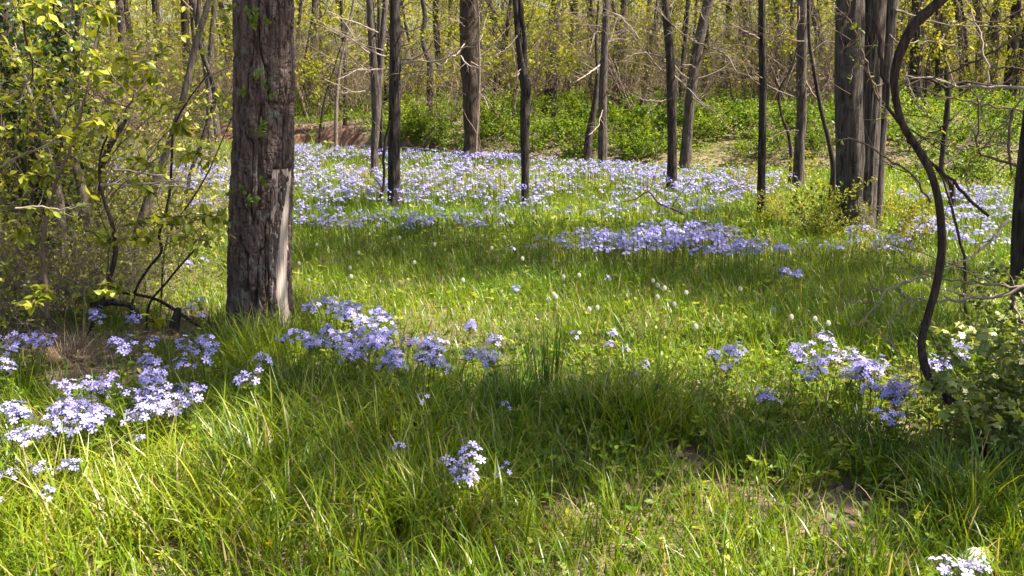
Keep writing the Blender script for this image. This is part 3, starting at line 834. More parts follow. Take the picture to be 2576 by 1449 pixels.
branch_obj(vine, VP[0], [(2131 + a * .3486, b * .3486, 10 - k * .3) for k, (a, b) in enumerate(l)], 3.7, M_VINE, 'side_stem', rg=RG, nch=3, n=24)
for k in range(9):
    q = 4 + k % 4
    p = VP[q] + RG.normal(size=3) * .01
    tb = Tubes()
    grow(tb, p, [RG.normal() * .4, RG.normal() * .4, -1], .12 + .14 * RG.rand(), .0025, 1, RG, -.05, .4, 3)
    mb = MB(); tb.into(mb)
    link('root_hair', mb.build('root_hair', M_TWIGDK, VP[0]), vine)


# --- bare shrubs at the right: hand-placed branches -------------------------------------------
def zr(l, w=7.0, w1=2.5):
    n = len(l)
    return [(2178 + a * .3594, 552.5 + b * .3594, w + (w1 - w) * i / (n - 1)) for i, (a, b) in enumerate(l)]


def zs(l, w=6.0, w1=2.5):
    n = len(l)
    return [(2131 + a * .3486, b * .3486, w + (w1 - w) * i / (n - 1)) for i, (a, b) in enumerate(l)]


sb = ground(2690, 1040)
bare = thing('shrub', 'bare grey shrub whose long pale branches reach out past the hanging vine', 'shrub', sb)
mP = np.array([sb - [0, 0, .08], sb + [-.02, .0, .35], at(2640, 720, sb[1]), at(2690, 560, sb[1]), at(2720, 300, sb[1] + .2), at(2780, -80, sb[1] + .4)])
link('main_stem', trunk_mesh(mP, [.03, .026, .02, .017, .013, .006], M_BARKPALE, 14, .03, .06, 60, 4, 3, sb), bare)
YB = 3.75
for l, w in (([(1290, 420), (1107, 460), (1020, 500), (900, 530), (750, 550), (600, 575), (500, 575), (420, 560), (340, 560), (250, 600), (190, 680), (180, 760), (215, 900)], 11),
             ([(1250, 440), (1090, 470), (960, 465), (850, 455), (700, 435), (550, 418), (430, 400), (350, 345), (250, 240), (215, 175)], 7.5),
             ([(1100, 300), (1000, 0), (900, 110), (800, 210), (700, 275), (600, 320), (540, 350), (430, 380)][1:], 8),
             ([(430, 400), (330, 430), (200, 465), (125, 490), (110, 550), (70, 610), (0, 690), (-60, 720), (-140, 690)], 6),
             ([(220, 480), (250, 530), (310, 560)], 4), ([(1240, 760), (1107, 840), (1000, 920), (880, 965)], 6), ([(1030, 510), (1050, 620), (1107, 740), (1150, 800)], 5.5),
             ([(1000, 470), (850, 425), (700, 365), (625, 305), (560, 290)], 5), ([(125, 490), (60, 490), (30, 440), (20, 400)], 3), ([(0, 690), (100, 800), (200, 900), (300, 1010), (330, 1060)], 3.5), ([(-140, 575), (-50, 565), (30, 575), (90, 580)][::-1], 3)):
    branch_obj(bare, sb, zr(l, w), YB, M_TWIG, rg=RG, nch=5, dY=-0.12, n=24, leafy=0.05, leafmat=M_THICK, size=(.02, .04))
sb2 = ground(2500, 900)
bare2 = thing('shrub', 'tangle of thin crossing bare branches against the woods behind the hanging vine', 'shrub', sb2)
Y2 = 5.6
branch_obj(bare2, sb2, [(2470, 960, 9), (2440, 850, 9), (2428, 720, 8), (2426, 640, 7), (2411, 590, 7), (2390, 500, 6), (2360, 430, 5), (2300, 380, 4)], Y2, M_TWIGBR, 'main_stem', rg=RG, nch=5, n=20)
for l, w in (([(1277, 240), (1000, 400), (900, 450), (640, 555), (460, 580), (330, 660)], 7), ([(850, -40), (870, 40), (930, 180), (960, 300), (1000, 420), (1020, 600)][::-1], 6),
             ([(1400, 1260), (1277, 1220), (1200, 1180), (1000, 1130), (930, 1060), (960, 850), (930, 720), (900, 590), (920, 540)], 9),
             ([(1300, 640), (1000, 630), (760, 610), (620, 570), (450, 550), (380, 560)], 9), ([(1300, 800), (900, 740), (700, 700), (500, 620), (350, 600)], 6),
             ([(600, 1460), (450, 1240), (300, 1140), (80, 1020), (0, 1000), (-90, 1020)], 6), ([(760, 860), (640, 940), (520, 1030), (430, 1100)], 5),
             ([(1190, 800), (1170, 1000), (1180, 1200), (1230, 1320), (1240, 1449)], 9), ([(100, 350), (170, 560), (240, 740), (300, 900)], 5), ([(1300, 690), (1150, 860), (1000, 1040), (870, 1200), (860, 1300), (880, 1400)], 5),
             ([(350, 75), (430, 85), (500, 130), (620, 160), (820, 180), (1300, 190)], 5), ([(1300, 60), (1180, 110), (1060, 160), (860, 130), (780, 0)], 5), ([(1300, 520), (1180, 490), (1050, 480), (1010, 430)], 7),
             ([(440, 310), (620, 300), (760, 330), (830, 400), (840, 520)], 4), ([(790, 0), (820, 170), (836, 340), (838, 560)], 5), ([(400, 1040), (560, 990), (720, 1050), (900, 1080), (1180, 1000)], 4), ([(560, 830), (480, 700), (440, 590), (400, 470)], 4), ([(700, 1180), (860, 1040), (940, 900), (1100, 700)], 5)):
    branch_obj(bare2, sb2, zs(l, w), Y2 - .6 + .9 * RG.rand(), M_TWIGBR if RG.rand() < .55 else M_TWIG, rg=RG, nch=7, dY=0.2, n=18, leafy=0.16, leafmat=M_SPRING, size=(.025, .05))


# ------------------------------------------------------------------ shrubs by growth
def shrub_mesh(seed, h=2.0, stems=6, spread=0.5, lev=2, nch=5, leaf=(.03, .06), kind='ovate', leafmat=M_THICK, twig=M_TWIGBR, gap=.07, keep=1.0, r0=.009, up=.05, pair=1, droop=.25, ratio=(.35, .6), wander=.28, clump=0.0):
    rg = rng(seed)
    tb = Tubes(); an = []
    for q in range(stems):
        a = rg.rand() * 6.283
        s = spread * (0.3 + 0.9 * rg.rand())
        d = np.array([math.cos(a) * s, math.sin(a) * s, 1.0])
        p = np.array([math.cos(a), math.sin(a), 0]) * 0.10 * rg.rand() * h ** .5
        p[2] = -0.06
        grow(tb, p, d, h * (0.65 + 0.5 * rg.rand()), r0 * (0.7 + 0.6 * rg.rand()), lev, rg, up, wander, nch, (.45, 1.1), ratio, an, 7, gap)
    mb = MB(); tb.into(mb)
    st = mb.build('stems', twig, smooth=True)
    lm = MB()
    leaves_on(lm, an, rg, leaf, kind, keep, droop, pair, clump=clump)
    return st, lm.build('foliage', leafmat)


def put_shrub(meshes, loc, rz, sc, label, group=None, name='shrub', cat='shrub'):
    t = thing(name, label, cat, loc, group)
    t.rotation_euler = (0, 0, rz)
    t.scale = (sc, sc, sc)
    link('stems', meshes[0], t)
    link('foliage', meshes[1], t)
    return t


# left thicket: broad-leaved bushes
TH = [shrub_mesh(500 + k, 2.3, 6, .6, 2, 6, (.04, .068), 'ovate', M_THICK, M_TWIGBR, .075, .5, .009, .03, 2, .35) for k in range(4)]
THS = [shrub_mesh(520 + k, 1.1, 7, .8, 2, 5, (.035, .065), 'ovate', M_THICK, M_TWIGBR, .07, .42, .006, .02, 2, .3) for k in range(3)]
thick = [(-20, 760, 1.0, 0, 't'), (60, 735, .9, 1, 't'), (20, 690, 1.2, 3, 't'), (110, 640, 1.1, 2, 't'), (-90, 640, 1.4, 2, 't'), (-150, 720, 1.3, 0, 't'), 
         (40, 800, .7, 0, 's'), (130, 775, .65, 1, 's'), (230, 750, .65, 2, 's'), (320, 735, .55, 0, 's'), (400, 700, .6, 1, 's'), (480, 660, .7, 2, 's'), (90, 690, 1.0, 2, 's'), (-10, 870, .6, 1, 's'), (300, 660, .8, 2, 's'),
         (150, 690, 1.0, 0, 'd'), (260, 660, .9, 1, 'd'), (380, 640, .8, 0, 'd'), (40, 720, 1.1, 1, 'd'), (470, 620, .8, 1, 'd'), (200, 600, 1.2, 0, 'd'), (90, 600, 1.3, 0, 'd'), (90, 800, .5, 1, 'd'), (190, 790, .5, 1, 'd'), (280, 770, .45, 1, 'd'), (30, 830, .5, 1, 'd'), (390, 770, .4, 1, 'd')]
THD = [shrub_mesh(540 + k, 1.7, 11, .8, 3, 5, (.035, .06), 'ovate', M_THICK, M_TWIG if k else M_TWIGBR, .16, .22, .007, -.01, 2, .2, (.4, .65), .4) for k in range(2)]
for k, (u, v, sc, q, ty) in enumerate(thick):
    g = ground(u, v)
    if ty == 't':
        put_shrub(TH[q], g, RG.rand() * 6.28, sc, 'tall broad-leaved bush of the thicket left of the thick furrowed tree', 'tall bushes of the left thicket')
    elif ty == 'd':
        put_shrub(THD[q], g, RG.rand() * 6.28, sc, 'tangled mostly bare twiggy bush inside the left thicket', 'bare twiggy bushes of the left thicket')
    else:
        put_shrub(THS[q], g, RG.rand() * 6.28, sc, 'low yellow-green bush at the foot of the left thicket', 'low bushes of the left thicket')

# leafy boughs of the thicket that stand out, drawn one by one
tbase = ground(120, 790)
bough = thing('shrub', 'young leafy bush with pale spring leaves on long arching twigs, front of the left thicket', 'shrub', tbase)
YT = 5.0
branch_obj(bough, tbase, [(120, 800, 12), (110, 640, 11), (130, 500, 9), (170, 380, 8), (200, 300, 7), (230, 180, 5), (250, 60, 4)], YT, M_TWIGBR, 'main_stem', rg=RG, nch=4, n=20)
for pts, Yv in (([(140, 690), (100, 470), (60, 340), (35, 250), (15, 110), (0, 0)], 6.9), ([(160, 600), (160, 340), (158, 180), (160, 0)], 8.0)):
    P, R = px_path(pts, Yv)
    Q = spline(P, None, 40)
    lm = MB()
    n = 2600
    P = Q[RG.randint(0, 40, n)] + RG.normal(size=(n, 3)) * .16
    leaves(lm, P, RG.normal(size=(n, 3)) + [0, -.3, -.4], RG.normal(size=(n, 3)) * .5 + [.3, -.6, .6], .03 + .035 * RG.rand(n), RG.rand(n), 'ovate')
    g = np.array([Q[0, 0], Q[0, 1], float(H(Q[0, 0], Q[0, 1]))])
    iv = thing('ivy', 'dark ivy climbing the ' + ('leaning trunk at the edge of the left thicket' if Yv < 7 else 'straight dark trunk in the left thicket'), 'ivy', g)
    link('foliage', lm.build('foliage', M_IVY, g), iv)
    tb = Tubes()
    for q in range(4):
        tb.add(Q + RG.normal(size=3) * .05 + RG.normal(size=Q.shape) * .012 + [0, -.14, 0], np.full(40, .007), 5, RG.rand())
    mb = MB(); tb.into(mb)
    link('ivy_stem', mb.build('ivy_stem', M_TWIGDK, g), iv)


def zl(l, w=5.0, w1=2.0):
    n = len(l)
    return [(a / 5.1, b / 5.1, w + (w1 - w) * i / (n - 1)) for i, (a, b) in enumerate(l)]
for l, w, lf in (([(1700, 1390), (1350, 1270), (1050, 1110), (820, 930), (600, 820)], 6, .35), ([(1700, 1250), (1400, 940), (1200, 700), (960, 560), (880, 430), (820, 380)], 4, .9), ([(1600, 1440), (1800, 1100), (1950, 850), (2080, 640), (2200, 580)], 4.5, .5),
                 ([(700, 80), (850, 250), (1000, 400), (1200, 530), (1500, 620), (1750, 650), (1950, 700)], 5, .25), ([(1900, 830), (1750, 760), (1560, 740), (1450, 820)], 3, 1), ([(2100, 930), (1950, 880), (1850, 830), (1700, 800)], 3, 1), ([(50, 1230), (150, 1190), (260, 1180), (420, 1200)], 5, .1),
                 ([(300, 270), (340, 480), (390, 700), (430, 900), (400, 1060), (270, 1080)], 7, .1), ([(2300, 1440), (2240, 1400), (2100, 1330), (1960, 1260), (1880, 1260)], 3, 1), ([(1750, 1180), (1600, 1010), (1450, 950), (1330, 960)], 3, 1), ([(200, 560), (180, 680), (220, 750)], 3, .2), ([(380, 60), (450, 40), (560, 100), (600, 200)], 4, .9), ([(1180, 40), (1240, 120), (1330, 180), (1370, 240)], 3, 1)):
    branch_obj(bough, tbase, zl(l, w), YT + RG.normal() * .25, M_TWIGBR, rg=RG, nch=6, leafy=lf, leafmat=M_THICK, size=(.04, .07), dY=RG.normal() * .2)
def zm(l, w=5.0, w1=2.0):
    n = len(l)
    return [(a / 5.1, 284 + b / 5.1, w + (w1 - w) * i / (n - 1)) for i, (a, b) in enumerate(l)]
for l, w, lf in (([(1300, 920), (1750, 920), (2200, 890), (2570, 870)], 8, .05), ([(0, 700), (250, 560), (500, 450), (700, 370), (880, 360)], 6, .1), ([(100, 1220), (300, 1060), (600, 900), (900, 780), (1000, 720)], 5, .3), ([(200, 1225), (450, 1200), (900, 1225), (1100, 1160)], 6, .1),
                 ([(1420, 1080), (1500, 960), (1750, 800), (2050, 560), (2200, 440)], 5, .3), ([(1450, 730), (1900, 780), (2220, 880), (2400, 960)], 6, .2), ([(2600, 780), (2540, 530), (2450, 510), (2300, 560)], 3, 1), ([(1990, 1020), (1900, 970), (1850, 930), (1790, 930)], 3, 1), ([(2100, 660), (1950, 640), (1800, 620), (1700, 700)], 3, 1), ([(760, 820), (620, 800), (440, 790), (330, 830)], 3.5, 1), ([(620, 620), (520, 620), (430, 650)], 3, 1), ([(900, 210), (1050, 180), (1200, 200), (1380, 200)], 3, 1), ([(1500, 130), (1350, 100), (1200, 90)], 3, 1), ([(2220, 130), (2320, 170), (2380, 230)], 3, 1), ([(740, 300), (880, 300), (960, 320)], 3, 1)):
    branch_obj(bough, tbase, zm(l, w), YT + RG.normal() * .25, M_TWIGBR if w < 5.5 else M_TWIG, rg=RG, nch=6, leafy=lf, leafmat=M_THICK, size=(.04, .07), dY=RG.normal() * .2)
for l in ([(900, 260), (1000, 240), (1100, 225), (1250, 250), (1400, 260)], [(1250, 330), (1400, 250), (1550, 200), (1680, 215)], [(850, 380), (1000, 340), (1150, 350)], [(1600, 420), (1480, 350), (1380, 360), (1280, 380)], [(1100, 200), (1300, 190), (1500, 170), (1650, 180)], [(640, 300), (760, 320), (830, 380)], [(900, 730), (850, 720), (800, 760)], [(400, 740), (300, 760), (240, 830)], [(560, 850), (600, 800), (720, 780)], [(1150, 960), (1180, 990), (1200, 960)], [(350, 420), (240, 230), (180, 200)], [(120, 240), (150, 300), (130, 330)]):
    pts = [(a / 3.0, 483 + b / 3.0, 4 - .5 * i) for i, (a, b) in enumerate(l)]
    branch_obj(bough, tbase, pts, YT + .2 + RG.normal() * .25, M_TWIGBR, rg=RG, nch=8, leafy=1, leafmat=M_THICK, size=(.042, .075), dY=RG.normal() * .2)

# dark stems in the thicket, each a sapling of its own
def stem_thing(label, pts, Y, mat=M_BARKDK, name='sapling', cat='sapling', k=12, sub=4, seed=0, leafy=.1):
    P, R = px_path(pts, Y)
    R = R * .75
    b = np.array([P[0, 0], P[0, 1], float(H(P[0, 0], P[0, 1]))])
    P[0, 2] = min(P[0, 2], b[2] - .04)
    t = thing(name, label, cat, b)
    link('main_stem', trunk_mesh(P, R, mat, k, .02, .08, 60, 4, seed, b, .06), t)
    for q in range(sub):
        i = 1 + int((len(P) - 2) * RG.rand())
        tb = Tubes(); an = []
        grow(tb, P[i], [RG.normal(), RG.normal() * .5, .5 + RG.rand()], .35 + .5 * RG.rand(), max(.002, R[i] * .45), 1, RG, .03, .4, 4, (.4, 1), (.4, .6), an, 6, .08)
        mb = MB(); tb.into(mb)
        o = link('branch', mb.build('branch', M_TWIGBR, b, smooth=True), t)
        lm = MB(); leaves_on(lm, an, RG, (.03, .06), 'ovate', leafy, .3, 2)
        if lm.n:
            link('foliage', lm.build('foliage', M_THICK, b), o)
    return t


stem_thing('dark snaking stem curling up from the ground in front of the thicket', [(205, 832, 10), (233, 816, 14), (253, 770, 16), (267, 723, 16), (290, 640, 15), (281, 560, 13), (262, 503, 12), (250, 440, 9), (262, 360, 7), (300, 300, 5)], 5.3, M_VINE, seed=81, leafy=.3)
stem_thing('thin dark sapling stem winding up through the middle of the thicket', [(318, 790, 9), (347, 717, 9), (377, 670, 9), (407, 627, 9), (400, 597, 9), (413, 550, 9), (427, 483, 8), (432, 400, 8), (438, 320, 6), (475, 250, 5), (520, 190, 3)], 5.7, seed=83, leafy=.5)
stem_thing('dark stick-like stem slanting right at the front of the thicket', [(362, 800, 8), (380, 757, 8), (417, 713, 8), (447, 676, 8), (470, 650, 7), (493, 626, 6)], 5.5, seed=85, sub=2)
stem_thing('thick broken dark stem slanting up in the middle of the thicket', [(235, 560, 12), (250, 480, 12), (262, 400, 18), (285, 350, 22), (305, 320, 18), (318, 300, 10)], 7.4, M_BARKDK, seed=87, sub=2)
stem_thing('thin dark stem slanting right just left of the thick furrowed tree', [(392, 700, 6), (440, 560, 6), (470, 520, 6), (520, 440, 5), (560, 350, 4), (590, 280, 3)], 6.0, seed=89, leafy=.4)


# logs and fallen branches
def log(label, pts, Y, mat, name='fallen_log', cat='log', sub=0, dz=0.0, dY=None):
    P, R = px_path(pts, Y, dY)
    b = np.array([P[0, 0], P[0, 1], float(H(P[0, 0], P[0, 1]))])
    Q, Rr = spline(P, R, 24)
    mb = MB()
    trunk_mesh(P, R, mat, 16, .02, .1, 50, 4, int(abs(P[0, 0] * 100)), None, .08, mb)
    if sub:
        tb = Tubes()
        for q in range(sub):
            i = RG.randint(3, 22)
            grow(tb, Q[i], [RG.normal(), RG.normal(), .6], .3 + .35 * RG.rand(), max(.002, Rr[i] * .5), 1, RG, .0, .45, 3)
        tb.into(mb)
    o = link(name, mb.build(name, mat, b, smooth=True), None, b, label, cat)
    return o


log('dark fallen log sloping down to the right through the thicket foot', [(290, 735, 7), (350, 742, 8), (400, 756, 8), (433, 775, 9), (470, 800, 9), (505, 826, 6)], 5.7, M_BARKDK, dY=-.15)
log('pale lit fallen log lying in the left thicket', [(105, 705, 16), (150, 725, 17), (222, 748, 15)], 5.9, M_BARKPALE, dY=-.2)
log('second grey fallen log low in the thicket shade', [(230, 770, 20), (290, 760, 18), (340, 778, 12), (352, 800, 8)], 5.5, M_BARKDK)
log('rotten black stump among twigs at the front of the thicket', [(436, 846, 26), (440, 815, 24), (446, 790, 20), (450, 775, 12)], 5.6, M_BARKDK, 'stump', 'stump')
log('long dark log lying in the grass left of the low bush', [(1893, 580, 11), (1940, 583, 14), (1985, 586, 14), (2022, 585, 11)], 9.6, M_BARKDK)
log('thin dark branch fallen along the back edge of the flowers', [(1000, 372, 5), (1045, 375, 6), (1105, 381, 4)], 21.5, M_BARKDK, 'fallen_branch', 'branch', 3)
log('forked dead branch lying over the flowers, tip raised', [(1717, 537, 7), (1690, 524, 6), (1658, 511, 5), (1630, 482, 4), (1600, 500, 3), (1560, 508, 2)], 10.0, M_TWIGDK, 'fallen_branch', 'branch', 4)
log('mossy log on the dark creek edge, right of the great triple-stemmed tree', [(2240, 425, 18), (2320, 424, 20), (2420, 422, 16), (2480, 418, 10)], 17.0, M_BARKDK, dY=.3)
log('dark fallen trunk in the bushes beyond the creek', [(1445, 290, 14), (1470, 277, 26), (1520, 290, 20), (1580, 298, 9)], 27.0, M_BARKDK)
log('thin grey stick lying in the front grass', [(1650, 1449, 5), (1620, 1405, 4), (1590, 1380, 3)], 2.75, M_TWIGDK, 'fallen_branch', 'branch', 0)

# bushes in the clearing, and the lobed-leaf bush at the right
LB = [shrub_mesh(560 + k, .62, 10, .9, 2, 5, (.022, .04), 'ovate', M_SPRING, M_TWIGBR, .035, 1, .004, .02, 2, .1) for k in range(3)]
for u, v, sc, q, lab in ((2050, 585, 1.0, 0, 'rounded low bush with tiny pale leaves left of the great triple-stemmed tree'), (1975, 570, .8, 1, 'small pale bush by the slender pole-like tree'), (2090, 600, .7, 2, 'small dark-shaded bush touching the foot of the triple-stemmed tree'), (1850, 500, .9, 2, 'loose yellow-green bush in the flowers left of the pole-like tree'), (2260, 640, .9, 0, 'loose low bush right of the triple-stemmed tree'), (2210, 560, .8, 1, 'pale bush behind the triple-stemmed tree'), (940, 505, .6, 1, 'small bush at the foot of the twin-stemmed tree'), (2030, 470, .9, 2, 'leafy bush at the foot of the knobbly brown tree')):
    put_shrub(LB[q], ground(u, v), RG.rand() * 6, sc, lab)
GB = [shrub_mesh(580 + k, .85, 9, .6, 2, 5, (.04, .075), 'lobed', M_LOBED, M_TWIGDK, .045, .8, .005, .0, 2, .2) for k in range(3)]
for u, v, sc, q, lab in ((2640, 1165, .5, 0, 'bush with small pale lobed leaves at the right edge'), (2600, 1100, .36, 1, 'small lobed-leaf bush at the foot of the hanging vine'), (2700, 1210, .7, 2, 'dark lobed-leaf bush low at the right edge, in front of the pale one'), (2560, 960, .32, 2, 'small lobed-leaf bush in the bend of the hanging vine'), (2660, 1050, .62, 0, 'shaded lobed-leaf bush behind the pale one at the right'), (2490, 900, .24, 1, 'sparse lobed-leaf bush right of the hanging vine'), (2590, 1205, .27, 1, 'lowest pale lobed-leaf bush, below the foot of the hanging vine'), (2620, 890, .6, 2, 'lobed-leaf bush at the foot of the dark right-hand trunk')):
    put_shrub(GB[q], ground(u, v), RG.rand() * 6, sc, lab)

# ------------------------------------------------------------------ grass
def patches(L):
    """ellipses given in the picture -> on the ground"""
    out = []
    for u, v, ru, rv in L:
        c = ground(u, v); a = ground(u + ru, v); b1 = ground(u, v - rv); b2 = ground(u, v + rv)
        out.append((c[0], c[1], abs(a[0] - c[0]), abs(b1[1] - b2[1]) / 2))
    return out


def cover(x, y, L, soft=.5):
    m = np.zeros_like(x)
    for cx_, cy_, rx, ry in L:
        d = np.sqrt(((x - cx_) / rx)**2 + ((y - cy_) / ry)**2)
        m = np.maximum(m, sstep(1 + soft, 1 - soft, d))
    return m


BARE = patches([(1740, 1165, 70, 28), (1800, 1238, 115, 30), (1960, 1280, 100, 25), (2130, 1270, 80, 40), (2260, 1300, 60, 30), (1440, 1290, 60, 25), (1620, 1250, 50, 20), (200, 900, 200, 40), (300, 960, 180, 30), (80, 860, 150, 40), (420, 850, 120, 30), (1850, 1075, 30, 15), (2060, 1330, 60, 25), (1700, 1390, 40, 20), (960, 1395, 30, 20), (1010, 1040, 30, 15)])
SHORT = patches([(2330, 1090, 130, 90), (2290, 990, 90, 60), (2420, 1130, 90, 70)])
THICK = patches([(180, 730, 330, 90), (300, 600, 240, 90), (60, 640, 300, 120)])
LONG = patches([(330, 1300, 420, 140), (750, 1150, 380, 90), (700, 1330, 400, 120), (1000, 1100, 200, 60), (1600, 1080, 150, 60), (2500, 1330, 130, 80), (640, 920, 120, 60), (1150, 1330, 200, 90)])


def grass():
    rg = rng(21)
    mb = MB()
    for y0, y1, dens, w0, segs, tuft in ((1.7, 4.2, 3100, .0064, 6, .04), (4.2, 7.5, 2900, .0058, 4, .045), (7.5, 13, 1700, .007, 3, .05), (13, 31, 360, .014, 2, .09)):
        hw0, hw1 = .62 * y0 + .9, .62 * y1 + .9
        n = int((hw0 + hw1) * (y1 - y0) * dens)
        y = y0 + (y1 - y0) * np.sqrt(rg.rand(n)) if False else y0 + (y1 - y0) * rg.rand(n)
        x = (rg.rand(n) * 2 - 1) * hw1
        s = np.abs(x) < .62 * y + .9
        x, y = x[s], y[s]
        n = len(x)
        # gather into tufts
        nt = max(10, n // 14)
        ti = rg.randint(0, nt, n)
        tx, ty = x[:nt][ti], y[:nt][ti]
        t_in = rg.rand(n) < .62
        ox, oy = rg.normal(size=n) * tuft, rg.normal(size=n) * tuft
        x = np.where(t_in, tx + ox, x); y = np.where(t_in, ty + oy, y)
        phi = np.where(t_in, np.arctan2(oy, ox) + rg.normal(size=n) * .6, rg.rand(n) * 6.283)
        tl = rg.rand(nt)[ti]
        bare_ = cover(x, y, BARE, .6); th = cover(x, y, THICK, .4); lg = cover(x, y, LONG, .7)
        cs = creek_s(x, y)
        keep = (1 - .95 * bare_) * (1 - .8 * th) * (1 - sstep(-.6, .1, cs))
        keep = keep * (.55 + .45 * sstep(.3, .55, fbm(x * 1.4, y * 1.4, 2.2)))
        s = rg.rand(n) < keep
        x, y, phi, tl, lg, bare_, t_in = x[s], y[s], phi[s], tl[s], lg[s], bare_[s], t_in[s]
        n = len(x)
        L = (.105 + .13 * rg.rand(n) ** 1.3) * (.75 + .5 * np.where(t_in, tl, .4)) * (1 + .75 * lg) * (1 - .35 * bare_) * (1 - .6 * cover(x, y, SHORT, .4))
        L *= .8 + .5 * fbm(x * .9, y * .9, 7.7)
        th0 = .12 + .35 * rg.rand(n) ** 1.5
        bend = (.25 + 1.5 * rg.rand(n) ** 1.6) * (1 + .35 * lg)
        w = w0 * (.6 + .75 * rg.rand(n)) * (1 + .35 * lg)
        z = H(x, y) - .008
        r = .12 + .42 * rg.rand(n) + .45 * (fbm(x * .7, y * .7, 3.3) - .4) + .17 * lg
        r = np.clip(r, 0, .88)
        dry = rg.rand(n) < np.where(y < 4, .07, .035) + .18 * bare_
        r = np.where(dry, .9 + .1 * rg.rand(n), r)
        c, s_ = np.cos(phi), np.sin(phi)
        tw = phi + math.pi / 2 + rg.normal(size=n) * .5
        P = np.stack([x, y, z], -1)
        pts = [P]
        for q in range(segs):
            t = (q + .5) / segs
            a = th0 + bend * t ** 1.4
            P = P + (L / segs)[:, None] * np.stack([np.sin(a) * c, np.sin(a) * s_, np.cos(a)], -1)
            pts.append(P)
        side = np.stack([np.cos(tw), np.sin(tw), 0 * tw], -1)
        V = []
        for q, p in enumerate(pts):
            t = q / segs
            ww = w * (.75 + .6 * t - 1.3 * t * t) if q < segs else w * .04
            V += [p - side * (ww / 2)[:, None], p + side * (ww / 2)[:, None]]
        V = np.stack(V, 1)
        k = 2 * (segs + 1)
        q_ = np.array([[2 * a, 2 * a + 1, 2 * a + 3, 2 * a + 2] for a in range(segs)])
        mb.add(V, ((np.arange(n) * k)[:, None, None] + q_[None]).reshape(-1, 4), np.repeat(r, segs))
    link('grass', mb.build('grass', M_GRASS, smooth=True), kind='stuff', label='tall green and yellowish spring grass of the clearing', cat='grass')


grass()


def herbs():
    """small broad leaves between the grass, and dead leaves"""
    rg = rng(23)
    mb = MB()
    for y0, y1, dens, sz in ((1.9, 5, 650, .026), (5, 9, 190, .03), (9, 17, 70, .05)):
        n = int(dens * (y1 - y0) * (.62 * (y0 + y1) + 1.8))
        y = y0 + (y1 - y0) * rg.rand(n); x = (rg.rand(n) * 2 - 1) * (.62 * y + .9)
        k = fbm(x * 1.1, y * 1.1, 6.6)
        s = (rg.rand(n) < sstep(.42, .6, k) + .22 + .7 * cover(x, y, THICK, .4) - 1.2 * cover(x, y, BARE, .5)) & (creek_s(x, y) < -.2)
        x, y = x[s], y[s]; n = len(x)
        P0 = np.stack([x, y, H(x, y) + .02 + .11 * rg.rand(n) ** 1.5], -1)
        m = 4
        P = np.repeat(P0, m, 0); a = np.repeat(rg.rand(n) * 6.28, m) + np.tile(np.arange(m) * 1.57, n) + rg.normal(size=n * m) * .3
        D = np.stack([np.cos(a), np.sin(a), .35 + .4 * rg.normal(size=n * m)], -1)
        N = np.stack([rg.normal(size=n * m) * .35, rg.normal(size=n * m) * .35, np.ones(n * m)], -1)
        leaves(mb, P, D, N, sz * (.7 + .7 * rg.rand(n * m)), np.repeat(rg.rand(n), m), 'ovate' if y0 < 5 else 'diam')
    link('ground_cover', mb.build('ground_cover', M_HERB), kind='stuff', label='small broad-leaved herbs growing between the grass', cat='herbs')
    mb = MB()
    n = 30000
    y = 2 + 9 * rg.rand(n); x = (rg.rand(n) * 2 - 1) * (.62 * y + .9)
    s = rg.rand(n) < .05 + .75 * np.maximum(cover(x, y, BARE, .6), cover(x, y, THICK, .4))
    x, y = x[s], y[s]; n = len(x)
    P = np.stack([x, y, H(x, y) + .004 + .02 * rg.rand(n)], -1)
    a = rg.rand(n) * 6.28
    leaves(mb, P, np.stack([np.cos(a), np.sin(a), .25 * rg.normal(size=n)], -1), np.stack([.4 * rg.normal(size=n), .4 * rg.normal(size=n), np.ones(n)], -1), .02 + .045 * rg.rand(n), rg.rand(n), 'ovate')
    link('dead_leaves', mb.build('dead_leaves', M_LITTER), kind='stuff', label='brown dead leaves on the bare soil', cat='leaf litter')


herbs()


def blades(rg, n, L, w, spread, th=(.05, .5), bend=(.2, 1.2), mat=M_TUSS, segs=6):
    """mesh of one clump of blades round the origin"""
    mb = MB()
    a = rg.rand(n) * 6.283
    ro = spread * np.sqrt(rg.rand(n))
    P = np.stack([ro * np.cos(a), ro * np.sin(a), np.full(n, -.01)], -1)
    ph = a + rg.normal(size=n) * .5
    Ls = L * (.5 + .6 * rg.rand(n)); t0 = th[0] + (th[1] - th[0]) * rg.rand(n); bd = bend[0] + (bend[1] - bend[0]) * rg.rand(n) ** 1.5
    tw = ph + math.pi / 2 + rg.normal(size=n) * .4
    side = np.stack([np.cos(tw), np.sin(tw), 0 * tw], -1)
    pts = [P]
    for q in range(segs):
        t = (q + .5) / segs; an = t0 + bd * t ** 1.4
        P = P + (Ls / segs)[:, None] * np.stack([np.sin(an) * np.cos(ph), np.sin(an) * np.sin(ph), np.cos(an)], -1)
        pts.append(P)
    V = []
    for q, p in enumerate(pts):
        t = q / segs
        ww = w * (.7 + .6 * rg.rand(n)) * (.75 + .6 * t - 1.3 * t * t) if q < segs else np.full(n, w * .04)
        V += [p - side * (ww / 2)[:, None], p + side * (ww / 2)[:, None]]
    V = np.stack(V, 1)
    k = 2 * (segs + 1)
    q_ = np.array([[2 * b, 2 * b + 1, 2 * b + 3, 2 * b + 2] for b in range(segs)])
    mb.add(V, ((np.arange(n) * k)[:, None, None] + q_[None]).reshape(-1, 4), np.repeat(rg.rand(n), segs))
    return mb.build('grass_clump', mat, smooth=True)


